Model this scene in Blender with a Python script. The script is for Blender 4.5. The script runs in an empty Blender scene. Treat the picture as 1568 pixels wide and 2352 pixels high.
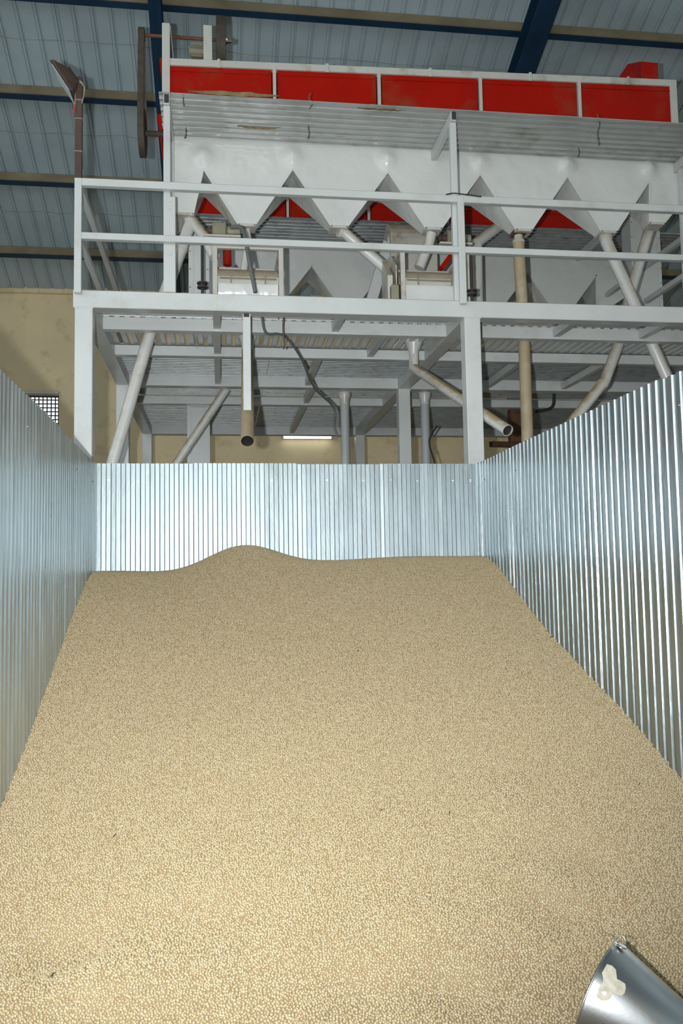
import bpy, bmesh, math, random
import numpy as np
from mathutils import Vector, Matrix

random.seed(7)
C = bpy.context.scene.collection
S = bpy.context.scene

# ------------------------------------------------------------------ camera
F = 1980.0                      # focal length in pixels of a 1568 x 2352 frame
CAMZ = 1.5
YAW, PITCH, ROLL = math.radians(8.015), math.radians(4.469), math.radians(-0.995)
fwd = Vector((math.sin(YAW)*math.cos(PITCH), math.cos(YAW)*math.cos(PITCH), math.sin(PITCH)))
rt = Vector((math.cos(YAW), -math.sin(YAW), 0))
up = rt.cross(fwd)
RIGHT = rt*math.cos(ROLL) + up*math.sin(ROLL)
UP = up*math.cos(ROLL) - rt*math.sin(ROLL)
cam_d = bpy.data.cameras.new('camera')
cam = bpy.data.objects.new('camera', cam_d)
C.objects.link(cam)
cam_d.sensor_fit = 'VERTICAL'
cam_d.sensor_height = 36.0
cam_d.lens = F/2352*36.0
cam_d.clip_end = 200
cam.matrix_world = Matrix((
    (RIGHT.x, UP.x, -fwd.x, 0), (RIGHT.y, UP.y, -fwd.y, 0),
    (RIGHT.z, UP.z, -fwd.z, CAMZ), (0, 0, 0, 1)))
S.camera = cam


def P(px, py, **k):
    """pixel of the photograph -> point on the plane X=, Y= or Z= (metres, floor at 0)"""
    d = RIGHT*((px-784)/F) + UP*((1176-py)/F) + fwd
    (a, v), = k.items()
    i = 'XYZ'.index(a)
    o = Vector((0, 0, CAMZ))
    return o + d*((v-o[i])/d[i])


# ------------------------------------------------------------------ light
w = bpy.data.worlds.new('daylight')
S.world = w
w.use_nodes = True
bg = w.node_tree.nodes['Background']
bg.inputs[0].default_value = (0.86, 0.95, 1.0, 1)
bg.inputs[1].default_value = 1.45

# the photographer's flash, held upright-camera fashion to the left of the lens
fl_d = bpy.data.lights.new('camera_flash', 'SPOT')
fl = bpy.data.objects.new('camera_flash', fl_d)
C.objects.link(fl)
fl_d.energy = 1850
fl_d.color = (0.95, 0.98, 1.0)
fl_d.shadow_soft_size = 0.03
fl_d.spot_size = math.radians(108)
fl_d.spot_blend = 1.0
fl.location = Vector((0, 0, CAMZ)) - RIGHT*0.22 + UP*0.02
fl.rotation_euler = (P(540, 920, Y=7.0)-fl.location).to_track_quat('-Z', 'Y').to_euler()

S.view_settings.view_transform = 'Standard'
S.view_settings.look = 'None'
S.view_settings.gamma = 1.0
S.view_settings.use_curve_mapping = False
S.view_settings.exposure = 0.0
S.cycles.max_bounces = 6
S.cycles.diffuse_bounces = 3
S.cycles.glossy_bounces = 4

# ------------------------------------------------------------------ materials
M = {}
KA = 0.74
FULL = ('plaster', 'roof_steel', 'concrete', 'purlin_dust', 'blue_paint', 'lamp_glass', 'stainless', 'bright_steel')


def mat(name, col, rough=0.5, metal=0.0, var=0.08, scale=6.0, dust=None, dust_amt=0.0, bump=0.0,
        bump_scale=30.0, stretch=(1, 1, 1), spec=0.5, bump_dist=0.01, stain=None, stain_amt=0.0, stain_scale=3.0, rvar=0.0):
    if name not in FULL:
        col = tuple(c*KA for c in col)
        dust = tuple(c*KA for c in dust) if dust else None
        stain = tuple(c*KA for c in stain) if stain else None
    m = bpy.data.materials.new(name)
    m.use_nodes = True
    nt = m.node_tree
    N, L = nt.nodes, nt.links
    b = N['Principled BSDF']
    b.inputs['Roughness'].default_value = rough
    b.inputs['Metallic'].default_value = metal
    b.inputs['Specular IOR Level'].default_value = spec
    geo = N.new('ShaderNodeNewGeometry')
    mp = N.new('ShaderNodeMapping')
    mp.inputs['Scale'].default_value = stretch
    L.new(geo.outputs['Position'], mp.inputs['Vector'])
    nz = N.new('ShaderNodeTexNoise')
    nz.inputs['Scale'].default_value = scale
    nz.inputs['Detail'].default_value = 3
    L.new(mp.outputs[0], nz.inputs['Vector'])
    rp = N.new('ShaderNodeValToRGB')
    rp.color_ramp.elements[0].position = 0.3
    rp.color_ramp.elements[1].position = 0.7
    rp.color_ramp.elements[0].color = tuple(max(0, c*(1-var)) for c in col)+(1,)
    rp.color_ramp.elements[1].color = tuple(min(1, c*(1+var)) for c in col)+(1,)
    L.new(nz.outputs[0], rp.inputs[0])
    out = rp.outputs[0]

    def mix(a, colour, fac):
        x = N.new('ShaderNodeMix')
        x.data_type = 'RGBA'
        L.new(fac, x.inputs[0])
        L.new(a, x.inputs[6])
        x.inputs[7].default_value = tuple(colour)+(1,)
        return x.outputs[2]

    def math_(op, a, b_):
        x = N.new('ShaderNodeMath')
        x.operation = op
        x.use_clamp = True
        for i, v in enumerate((a, b_)):
            if isinstance(v, (int, float)):
                x.inputs[i].default_value = v
            else:
                L.new(v, x.inputs[i])
        return x.outputs[0]
    if dust is not None:          # dust that settled on faces that look upward
        sp = N.new('ShaderNodeSeparateXYZ')
        L.new(geo.outputs['Normal'], sp.inputs[0])
        n2 = N.new('ShaderNodeTexNoise')
        n2.inputs['Scale'].default_value = 9
        n2.inputs['Detail'].default_value = 4
        L.new(geo.outputs['Position'], n2.inputs['Vector'])
        a = math_('MULTIPLY_ADD', sp.outputs[2], 1.3)
        a.node.inputs[2].default_value = 0.05
        a2 = math_('MULTIPLY_ADD', n2.outputs[0], 2.0)
        a2.node.inputs[2].default_value = -0.45
        f = math_('MULTIPLY', math_('MULTIPLY', a, a2), dust_amt)
        out = mix(out, dust, f)
    if stain is not None:         # wear and dirt with a shape of its own
        n3 = N.new('ShaderNodeTexNoise')
        n3.inputs['Scale'].default_value = stain_scale
        n3.inputs['Detail'].default_value = 5
        n3.inputs['Roughness'].default_value = 0.65
        L.new(mp.outputs[0], n3.inputs['Vector'])
        mr = N.new('ShaderNodeMapRange')
        mr.inputs[1].default_value = 0.54
        mr.inputs[2].default_value = 0.72
        mr.inputs[4].default_value = stain_amt
        L.new(n3.outputs[0], mr.inputs[0])
        out = mix(out, stain, mr.outputs[0])
    L.new(out, b.inputs['Base Color'])
    if rvar:
        mr = N.new('ShaderNodeMapRange')
        mr.inputs[3].default_value = max(0.02, rough-rvar)
        mr.inputs[4].default_value = rough+rvar
        L.new(nz.outputs[0], mr.inputs[0])
        L.new(mr.outputs[0], b.inputs['Roughness'])
    if bump:
        n4 = N.new('ShaderNodeTexNoise')
        n4.inputs['Scale'].default_value = bump_scale
        n4.inputs['Detail'].default_value = 3
        L.new(mp.outputs[0], n4.inputs['Vector'])
        bp = N.new('ShaderNodeBump')
        bp.inputs['Strength'].default_value = bump
        bp.inputs['Distance'].default_value = bump_dist
        L.new(n4.outputs[0], bp.inputs['Height'])
        L.new(bp.outputs[0], b.inputs['Normal'])
    M[name] = m
    return m


TAN = (0.36, 0.27, 0.14)
mat('white_paint', (0.72, 0.75, 0.73), 0.32, var=0.05, scale=2.5, dust=TAN, dust_amt=0.5,
    stain=(0.42, 0.36, 0.26), stain_amt=0.35, stain_scale=2.2)
mat('walk_paint', (0.70, 0.72, 0.70), 0.42, 0.55, var=0.08, scale=4, stain=(0.36, 0.32, 0.25), stain_amt=0.6, stain_scale=3)
mat('hopper_paint', (0.86, 0.88, 0.84), 0.17, var=0.03, scale=1.5, bump=1.0, bump_dist=0.035, bump_scale=2.4,
    stain=(0.5, 0.46, 0.36), stain_amt=0.2, stain_scale=2.0)
mat('machine_paint', (0.72, 0.70, 0.62), 0.28, var=0.06, scale=4, dust=(0.42, 0.29, 0.15), dust_amt=1.2,
    stain=(0.35, 0.24, 0.12), stain_amt=0.75, stain_scale=5)
mat('dusty_drum', (0.56, 0.46, 0.33), 0.55, var=0.12, scale=7, stain=(0.42, 0.27, 0.15), stain_amt=0.7,
    stain_scale=5)
mat('frame_paint', (0.70, 0.70, 0.63), 0.4, var=0.06, scale=4, stain=(0.36, 0.28, 0.16), stain_amt=0.8,
    stain_scale=3.5)
mat('pipe_paint', (0.74, 0.74, 0.70), 0.3, var=0.05, scale=3, dust=(0.42, 0.31, 0.16), dust_amt=1.9,
    stain=(0.42, 0.32, 0.18), stain_amt=0.5, stain_scale=4)
mat('dusty_pipe', (0.50, 0.40, 0.25), 0.6, var=0.1, scale=5, stain=(0.62, 0.58, 0.48), stain_amt=0.7,
    stain_scale=3)
mat('grey_pipe', (0.55, 0.58, 0.58), 0.35, var=0.06, scale=4, dust=TAN, dust_amt=0.8)
mat('hollow_shade', (0.05, 0.045, 0.04), 0.8)  # near-black colour standing in for the shade inside hollow parts
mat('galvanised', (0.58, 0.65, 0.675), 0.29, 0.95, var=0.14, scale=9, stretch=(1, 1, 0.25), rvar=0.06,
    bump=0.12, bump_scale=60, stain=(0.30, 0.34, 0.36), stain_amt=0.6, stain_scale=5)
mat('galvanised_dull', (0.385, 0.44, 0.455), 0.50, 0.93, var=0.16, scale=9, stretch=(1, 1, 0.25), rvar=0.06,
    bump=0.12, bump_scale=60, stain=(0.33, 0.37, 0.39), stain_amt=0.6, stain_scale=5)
mat('galvanised_lit', (0.80, 0.90, 0.93), 0.30, 0.92, var=0.12, scale=9, stretch=(1, 1, 0.25), rvar=0.06,
    bump=0.12, bump_scale=60, stain=(0.6, 0.67, 0.7), stain_amt=0.6, stain_scale=5)  # brighter copy of the zinc; light on the left wall put into colour
mat('deck_zinc', (0.50, 0.53, 0.53), 0.42, 0.6, var=0.12, scale=7, stain=(0.22, 0.22, 0.2), stain_amt=0.8,
    stain_scale=9)
mat('roof_steel', (0.40, 0.50, 0.54), 0.5, 0.0, var=0.10, scale=1.3, stain=(0.32, 0.39, 0.41), stain_amt=0.6,
    stain_scale=0.8)
mat('purlin_dust', (0.24, 0.195, 0.12), 0.8, var=0.25, scale=2)
mat('blue_paint', (0.008, 0.032, 0.07), 0.4, var=0.2, scale=2)
mat('red_paint', (0.50, 0.008, 0.001), 0.45, spec=0.2, var=0.06, scale=3, stain=(0.27, 0.10, 0.045), stain_amt=0.5,
    stain_scale=1.6)
mat('plaster', (0.76, 0.62, 0.38), 0.9, var=0.07, scale=1.5, bump=0.15, bump_scale=12,
    stain=(0.27, 0.19, 0.09), stain_amt=0.45, stain_scale=2.4)
mat('concrete', (0.36, 0.34, 0.30), 0.9, var=0.15, scale=1.2, bump=0.2)
mat('brown_paint', (0.095, 0.06, 0.045), 0.65, var=0.2, scale=8)
mat('rust', (0.17, 0.075, 0.04), 0.8, var=0.35, scale=10)
mat('black_rubber', (0.035, 0.033, 0.03), 0.6, var=0.2)
mat('belt_leather', (0.075, 0.06, 0.04), 0.75, var=0.25, scale=14)
mat('cable_grey', (0.14, 0.15, 0.15), 0.5, var=0.1)
mat('motor_olive', (0.30, 0.29, 0.20), 0.5, var=0.15, scale=10, dust=TAN, dust_amt=1.0)
mat('bright_steel', (0.62, 0.60, 0.56), 0.28, 1.0, var=0.05)
mat('stainless', (0.50, 0.50, 0.49), 0.30, 1.0, var=0.04, scale=4, rvar=0.04, bump=0.02, bump_scale=90)
mat('paper', (0.56, 0.52, 0.41), 0.9, var=0.15, scale=60)
mat('sacking', (0.34, 0.25, 0.12), 0.95, var=0.25, scale=40)
mat('wire_brown', (0.14, 0.11, 0.07), 0.8, var=0.2, scale=40)
mat('twine', (0.42, 0.36, 0.26), 0.9, var=0.15, scale=40)
mat('red_tape', (0.6, 0.04, 0.04), 0.6)
mat('lamp_glass', (0.62, 0.66, 0.66), 0.15)
mat('grain_bed', (0.42, 0.32, 0.19), 0.9, var=0.3, scale=220)
mat('husk', (0.07, 0.06, 0.03), 0.9, var=0.3, scale=80)
mat('straw', (0.48, 0.42, 0.22), 0.8, var=0.2, scale=80)


def grain_material():
    m = bpy.data.materials.new('chickpea_skin')
    m.use_nodes = True
    N, L = m.node_tree.nodes, m.node_tree.links
    b = N['Principled BSDF']
    b.inputs['Roughness'].default_value = 0.55
    oi = N.new('ShaderNodeObjectInfo')
    r = N.new('ShaderNodeValToRGB')
    e = r.color_ramp.elements
    e[0].position, e[0].color = 0.0, (0.277, 0.204, 0.107, 1)
    e[1].position, e[1].color = 1.0, (0.442, 0.372, 0.244, 1)
    for p, c in ((0.06, (0.328, 0.218, 0.102, 1)), (0.12, (0.340, 0.258, 0.140, 1)), (0.5, (0.372, 0.292, 0.171, 1)),
                 (0.85, (0.403, 0.324, 0.198, 1)), (0.93, (0.340, 0.289, 0.143, 1))):
        x = e.new(p)
        x.color = c
    L.new(oi.outputs['Random'], r.inputs[0])
    L.new(r.outputs[0], b.inputs['Base Color'])
    M['chickpea_skin'] = m


grain_material()


def emitter(name, col, strength):
    m = bpy.data.materials.new(name)
    m.use_nodes = True
    b = m.node_tree.nodes['Principled BSDF']
    b.inputs['Base Color'].default_value = (0.8, 0.8, 0.8, 1)
    b.inputs['Emission Color'].default_value = tuple(col)+(1,)
    b.inputs['Emission Strength'].default_value = strength
    M[name] = m


emitter('lamp_tube', (0.95, 1.0, 0.97), 5.0)

# ------------------------------------------------------------------ builders
ORI = {}


def link(name, mesh, material, parent=None, origin=None, smooth=False):
    """mesh vertices are in world space minus origin"""
    o = bpy.data.objects.new(name, mesh)
    C.objects.link(o)
    origin = Vector(origin) if origin is not None else Vector((0, 0, 0))
    po = ORI[parent.name] if parent else Vector((0, 0, 0))
    o.location = origin-po
    if parent:
        o.parent = parent
    ORI[o.name] = origin
    if material and not mesh.materials:
        mesh.materials.append(M[material])
    if smooth:
        for p in mesh.polygons:
            p.use_smooth = True
    return o


def obj(name, bm, material, parent=None, smooth=False, origin=None):
    bmesh.ops.recalc_face_normals(bm, faces=bm.faces)
    if origin is None:
        lo = Vector((1e9,)*3)
        hi = -lo
        for v in bm.verts:
            for i in range(3):
                lo[i] = min(lo[i], v.co[i])
                hi[i] = max(hi[i], v.co[i])
        origin = Vector(((lo.x+hi.x)/2, (lo.y+hi.y)/2, lo.z))
    bmesh.ops.translate(bm, vec=-Vector(origin), verts=bm.verts)
    me = bpy.data.meshes.new(name)
    bm.to_mesh(me)
    bm.free()
    return link(name, me, material, parent, origin, smooth)


def tag(o, label, cat, group=None):
    o['label'] = label
    o['category'] = cat
    if group:
        o['group'] = group
    return o


def thing(name, label, cat, loc, group=None):
    o = bpy.data.objects.new(name, None)
    C.objects.link(o)
    o.location = loc
    o.empty_display_size = 0.1
    ORI[o.name] = Vector(loc)
    return tag(o, label, cat, group)


def struct(o):
    o['kind'] = 'structure'
    return o


def B():
    return bmesh.new()


def box(bm, x0, x1, y0, y1, z0, z1, bev=0.0):
    vs = [bm.verts.new((x, y, z)) for x in (x0, x1) for y in (y0, y1) for z in (z0, z1)]
    fs = [bm.faces.new([vs[i] for i in f]) for f in
          ((0, 1, 3, 2), (4, 6, 7, 5), (0, 4, 5, 1), (2, 3, 7, 6), (0, 2, 6, 4), (1, 5, 7, 3))]
    if bev:
        es = list({e for f in fs for e in f.edges})
        bmesh.ops.bevel(bm, geom=es, offset=bev, segments=1, affect='EDGES')
    return bm


def bar(bm, a, b, w_, h_, upv=(0, 0, 1), bev=0.0):
    a, b = Vector(a), Vector(b)
    d = (b-a).normalized()
    u = Vector(upv)
    s = d.cross(u)
    if s.length < 1e-4:
        s = d.cross(Vector((0, 1, 0)))
    s.normalize()
    u = s.cross(d)
    vs = []
    for c in (a, b):
        for i, j in ((-1, -1), (1, -1), (1, 1), (-1, 1)):
            vs.append(bm.verts.new(c+s*(i*w_/2)+u*(j*h_/2)))
    fs = [bm.faces.new([vs[i] for i in f]) for f in
          ((3, 2, 1, 0), (4, 5, 6, 7), (0, 1, 5, 4), (1, 2, 6, 5), (2, 3, 7, 6), (3, 0, 4, 7))]
    if bev:
        bmesh.ops.bevel(bm, geom=list({e for f in fs for e in f.edges}), offset=bev, segments=1, affect='EDGES')
    return bm


def rings(bm, ringlist, close=False, cap0=True, cap1=True):
    vr = [[bm.verts.new(p) for p in r] for r in ringlist]
    n = len(vr[0])
    k = len(vr)
    for i in range(k if close else k-1):
        a, b = vr[i], vr[(i+1) % k]
        for j in range(n):
            bm.faces.new((a[j], a[(j+1) % n], b[(j+1) % n], b[j]))
    if not close:
        if cap0:
            bm.faces.new(vr[0][::-1])
        if cap1:
            bm.faces.new(vr[-1])
    return bm


def tube(bm, pts, r, n=20, hollow=False):
    """pipe along a polyline with mitred bends; r is a number or one per point"""
    pts = [Vector(p) for p in pts]
    rr = r if isinstance(r, (list, tuple)) else [r]*len(pts)
    out = []
    d0 = (pts[1]-pts[0]).normalized()
    s = d0.cross(Vector((0.3, 1, 0.2)))
    s.normalize()
    for i, p in enumerate(pts):
        din = (p-pts[i-1]).normalized() if i else d0
        dout = (pts[i+1]-p).normalized() if i < len(pts)-1 else din
        t = (din+dout).normalized()
        s1 = (s-din*s.dot(din)).normalized()
        c1 = din.cross(s1)
        ring = []
        for k in range(n):
            a = 2*math.pi*k/n
            v = (s1*math.cos(a)+c1*math.sin(a))*rr[i]
            sh = -v.dot(t)/max(0.2, din.dot(t))
            ring.append(p+v+din*sh)
        out.append(ring)
        s = (s1-dout*s1.dot(dout)).normalized()
    if hollow:
        d = (pts[-1]-pts[-2]).normalized()
        e = pts[-1]
        last = out[-1]
        inner = [e+(q-e)*0.93 for q in last]
        deep = [q-d*0.35 for q in inner]
        rings(bm, out+[inner, deep], cap0=True, cap1=True)
    else:
        rings(bm, out)
    return bm


def lathe(bm, prof, c, axis, n=28, cap0=True, cap1=True):
    """prof: list of (distance along axis, radius)"""
    axis = Vector(axis).normalized()
    s = axis.cross(Vector((0, 0, 1)))
    if s.length < 0.1:
        s = axis.cross(Vector((1, 0, 0)))
    s.normalize()
    u = axis.cross(s)
    c = Vector(c)
    rl = [[c+axis*t+(s*math.cos(2*math.pi*k/n)+u*math.sin(2*math.pi*k/n))*r for k in range(n)] for t, r in prof]
    return rings(bm, rl, cap0=cap0, cap1=cap1)


def prism(bm, poly, vec):
    """polygon (list of points) swept along vec"""
    vec = Vector(vec)
    a = [bm.verts.new(p) for p in poly]
    b = [bm.verts.new(Vector(p)+vec) for p in poly]
    n = len(a)
    bm.faces.new(a[::-1])
    bm.faces.new(b)
    for i in range(n):
        bm.faces.new((a[i], a[(i+1) % n], b[(i+1) % n], b[i]))
    return bm


def corrugated(bm, origin, along, out, sweep, n, pitch, depth, t=0.0012, slope=0.045, jit=0.0,
               rng=random):
    """n ribs of a trapezoidal sheet; along / out unit vectors, sweep = full length vector of a rib"""
    o, al, ou, sw = Vector(origin), Vector(along), Vector(out), Vector(sweep)
    prof = []
    sl = slope*pitch
    hw = pitch/2
    for i in range(n):
        for base, lo, hi in ((0, 0.0, 1.0), (hw, 1.0, 0.0)):
            ju = rng.uniform(-jit, jit)
            a_, b_ = rng.uniform(-jit, jit), rng.uniform(-jit, jit)
            if jit and rng.random() < .05:
                a_ += jit*3
            u0 = i*pitch+base+ju
            ra = .0022
            prof.append((u0, lo*depth+a_))
            prof.append((u0+hw-sl-ra, lo*depth+b_))
            sg = 1 if hi > lo else -1
            prof.append((u0+hw-sl-ra*.35, lo*depth+b_+sg*depth*.05))
            prof.append((u0+hw-sl, lo*depth+sg*depth*.18))
            prof.append((u0+hw-ra*.9, lo*depth+sg*depth*.84))
            prof.append((u0+hw-ra*.4, lo*depth+sg*depth*.96))
    prof.append((n*pitch, 0))
    fr = [o+al*u+ou*v for u, v in prof]
    bk = [p-ou*t for p in fr]
    k = len(fr)
    A = [bm.verts.new(p) for p in fr]
    A2 = [bm.verts.new(p+sw) for p in fr]
    D = [bm.verts.new(p) for p in bk]
    D2 = [bm.verts.new(p+sw) for p in bk]
    for i in range(k-1):
        bm.faces.new((A[i], A[i+1], A2[i+1], A2[i]))
        bm.faces.new((D[i+1], D[i], D2[i], D2[i+1]))
        bm.faces.new((A[i+1], A[i], D[i], D[i+1]))
        bm.faces.new((A2[i], A2[i+1], D2[i+1], D2[i]))
    bm.faces.new((A[0], A2[0], D2[0], D[0]))
    bm.faces.new((A2[-1], A[-1], D[-1], D2[-1]))
    return bm


# ------------------------------------------------------------------ the shed
XL, XR, YB = -9.0, 13.0, 17.5
SL = 0.40
EAVE = P(80, 668, Y=YB).z
RIDGE_Y = 3.0


def roof_z(y):
    return EAVE+SL*(YB-y) if y > RIDGE_Y else EAVE+SL*(YB-RIDGE_Y)-SL*(RIDGE_Y-y)


struct(obj('floor', box(B(), -22, 22, -16, YB+0.3, -0.2, 0.0), 'concrete'))

wl = P(40, 950, Y=YB).x
wr = P(135, 950, Y=YB).x
wt = P(90, 908, Y=YB).z
wb = wt-1.5
bm = B()
box(bm, XL, wl, YB, YB+0.23, 0, EAVE)
box(bm, wr, XR, YB, YB+0.23, 0, EAVE)
box(bm, wl, wr, YB, YB+0.23, 0, wb)
box(bm, wl, wr, YB, YB+0.23, wt, EAVE)
struct(obj('wall_back', bm, 'plaster'))
struct(obj('wall_right', box(B(), XR, XR+0.23, -6, YB+0.23, 0, EAVE+1.2), 'plaster'))
struct(obj('wall_blocker', box(B(), 2.6, XR+.23, -6.23, -6, 0, roof_z(-6)), 'plaster'))  # unseen wall, added so daylight comes in from the front left only
bm = B()
box(bm, XL-0.23, XL, 9.0, YB+0.23, 0, EAVE+0.4)
struct(obj('wall_left', bm, 'plaster'))
# ragged crown of mortar where the wall meets the sheets
bm = B()
rg = random.Random(3)
x = XL
while x < XR:
    l = rg.uniform(0.25, 0.6)
    h = rg.uniform(0.05, 0.16)
    box(bm, x, x+l, YB-0.05-rg.uniform(0, .04), YB+0.15, EAVE-0.06, EAVE+h*0.8, 0.02)
    x += l*0.97
struct(obj('trim_1', bm, 'plaster'))

# window with a square-mesh grille high on the back wall
win = struct(thing('window_1', 'bright ventilator window with a square mesh grille in the cream back wall', 'window',
                   ((wl+wr)/2, YB+0.1, wb)))
del win['category']
fw = 0.025
for a in ((wl, wl+fw, wb, wt), (wr-fw, wr, wb, wt), (wl, wr, wt-fw, wt), (wl, wr, wb, wb+fw)):
    obj('window_frame', box(B(), a[0], a[1], YB+0.04, YB+0.09, a[2], a[3]), 'brown_paint', win)
nv = 10
for i in range(1, nv):
    xx = wl+(wr-wl)*i/nv
    obj('grille_bar', bar(B(), (xx, YB+0.06, wb), (xx, YB+0.06, wt), 0.02, 0.02), 'black_rubber', win)
g = (wr-wl)/nv
k = 1
while wt-k*g > wb:
    obj('grille_bar', bar(B(), (wl, YB+0.065, wt-k*g), (wr, YB+0.065, wt-k*g), 0.02, 0.02), 'black_rubber', win)
    k += 1
obj('lintel', box(B(), wl-0.12, wr, YB-0.06, YB+0.02, wt+0.02, wt+0.075, 0.006), 'white_paint', win)

# roof: ribbed sheets on purlins, each sheet a part of the ceiling
ceil = struct(thing('ceiling', 'blue grey ribbed sheet roof sloping over the shed', 'roof', (0, YB, EAVE)))
del ceil['category']
SW, NR = 1.04, 4
sdir = Vector((0, -1, SL))


def roof_sheet_mesh(y0, y1):
    bm = B()
    prof = []
    for i in range(NR):
        u = i*SW/NR
        for du, v in ((0, 0), (0.17, 0), (0.178, 0.012), (0.188, 0.012), (0.196, 0), (0.215, 0.0), (0.222, 0.03), (0.246, 0.03), (0.253, 0)):
            prof.append((u+du, v))
    prof.append((SW+0.01, 0))
    a = [bm.verts.new((u, 0, v)) for u, v in prof]
    b = [bm.verts.new((u, y1-y0, v+roof_z(y1)-roof_z(y0))) for u, v in prof]
    a2 = [bm.verts.new((u, 0, v+0.004)) for u, v in prof]
    b2 = [bm.verts.new((u, y1-y0, v+0.004+roof_z(y1)-roof_z(y0))) for u, v in prof]
    for i in range(len(a)-1):
        bm.faces.new((a[i], a[i+1], b[i+1], b[i]))
        bm.faces.new((a2[i+1], a2[i], b2[i], b2[i+1]))
    me = bpy.data.meshes.new('roof_sheet')
    bm.to_mesh(me)
    bm.free()
    return me


for (y0, y1) in ((YB+0.4, RIDGE_Y), (RIDGE_Y, -8.0)):
    me = roof_sheet_mesh(y0, y1)
    x = XL-0.5
    while x < XR+0.5:
        link('roof_sheet', me, 'roof_steel', ceil, (x, y0, roof_z(y0)))
        x += SW
PUR = [16.33, 14.70, 13.12, 11.66, 10.2, 8.7, 7.2, 5.7, 4.2]
nrm = Vector((0, SL, 1)).normalized()
for y in PUR:
    z = roof_z(y)
    pu = obj('purlin', bar(B(), (XL, y, z-0.105), (XR, y, z-0.105), 0.07, 0.17, upv=nrm), 'purlin_dust', ceil)
    obj('purlin_lip', bar(B(), (XL, y-0.005, z-0.20), (XR, y-0.005, z-0.20), 0.09, 0.025, upv=nrm), 'blue_paint', pu)
for i in range(len(PUR)-1):
    y = (PUR[i]+PUR[i+1])/2
    z = roof_z(y)-0.015
    pts = []
    rg = random.Random(i)
    x = XL
    while x < XR:
        pts.append((x, y+rg.uniform(-.05, .05), z))
        x += rg.uniform(0.15, 0.4)
    obj('roof_wire', tube(B(), pts, 0.0035, 5), 'twine', ceil)


def on_roof(px, py, off=0.3):
    d = RIGHT*((px-784)/F)+UP*((1176-py)/F)+fwd
    z0 = EAVE+SL*YB-off-CAMZ
    t = z0/(d.z+SL*d.y)
    return Vector((0, 0, CAMZ))+d*t


for px, half in ((358, 0.085), (1243, 0.15)):
    c = on_roof(px, 10)
    x = c.x
    bm = B()
    for (w_, h_, off) in ((half*2, 0.02, 0.245), (0.012, 0.36, 0.42), (half*2, 0.02, 0.60)):
        bar(bm, (x, YB, roof_z(YB)-off), (x, RIDGE_Y, roof_z(RIDGE_Y)-off), w_, h_, upv=nrm)
    obj('rafter', bm, 'blue_paint', ceil)

# ------------------------------------------------------------------ the grain bin
BX0, BX1, BY1, BTOP = -0.97, 2.14, 7.0, P(100, 948, X=-0.97).z
binr = thing('grain_bin', 'open storage bin walled with shiny galvanised corrugated sheets', 'bin', (0.58, 3.6, 0))
PITCH_S, DEP = 0.076, 0.008
rg = random.Random(11)
screws = []


def sheet(o, al, ou, n, h, jit, m='galvanised', sl=.045, nm='corrugated_sheet'):
    s = obj(nm, corrugated(B(), o, al, ou, (0, 0, h), n, PITCH_S, DEP, jit=jit, rng=rg, slope=sl), m, binr)
    return s


def screw(par, p, n):
    p, n = Vector(p), Vector(n)
    obj('screw', lathe(B(), ((0, 0.009), (0.002, 0.009), (0.002, 0.0055), (0.007, 0.005)), p, n, 8), 'bright_steel', par)


COV = 10                         # ribs each sheet covers; one rib overlaps the next sheet
x = BX0
i = 0
while x < BX1-0.02:              # back wall
    n = min(COV+1, int(math.ceil((BX1-x)/PITCH_S-1e-6)))
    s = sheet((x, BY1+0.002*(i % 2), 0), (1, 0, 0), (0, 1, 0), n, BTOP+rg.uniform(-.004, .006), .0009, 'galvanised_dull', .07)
    for f in (0.08, 0.33, 0.72):
        sx = x+PITCH_S*round(f*n)+PITCH_S*0.22
        if sx < BX1-0.05:
            screw(s, (sx, BY1-0.001, BTOP-0.14+rg.uniform(-.008, .008)), (0, -1, 0))
    x += COV*PITCH_S
    i += 1
for side in (-1, 1):
    X = BX0 if side < 0 else BX1
    y = 7.02
    i = 0
    while y > 0.3:
        n = COV+1
        s = sheet((X-side*0.0014*i, y, 0), (0, -1, 0), (side, 0, 0), n, BTOP+rg.uniform(-.008, .010), .0005 if side > 0 else .0003, 'galvanised' if side > 0 else 'galvanised_lit', .08 if side > 0 else .125)
        for f in (0.3,):
            for zz in (BTOP-0.17,):
                screw(s, (X-side*0.0014*i-side*0.001, y-PITCH_S*round(f*n)-PITCH_S*0.22, zz+rg.uniform(-.02, .02)), (-side, 0, 0))
        y -= COV*PITCH_S
        i += 1

# ------------------------------------------------------------------ the grain heap
LY = [0.0, 1.5, 2.3, 2.8, 3.4, 4.063, 4.387, 4.824, 5.366, 6.058, 6.70, 7.05]
LZ = [-1.40, -1.40, -1.36, -1.29, -1.17, -.986, -.865, -.684, -.446, -.143, 0.075, 0.095]
RY = [0.0, 1.5, 2.2, 2.7, 3.2, 3.87, 4.41, 4.95, 5.64, 6.60, 6.85, 7.05]
RZ = [-1.40, -1.39, -1.34, -1.26, -1.15, -.975, -.742, -.567, -.316, .115, 0.17, 0.175]


def smooth_interp(y, xs, zs):
    return float(sum(wt_*np.interp(y+d, xs, zs) for d, wt_ in ((-.18, .2), (-.09, .2), (0, .2), (.09, .2), (.18, .2))))


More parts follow.
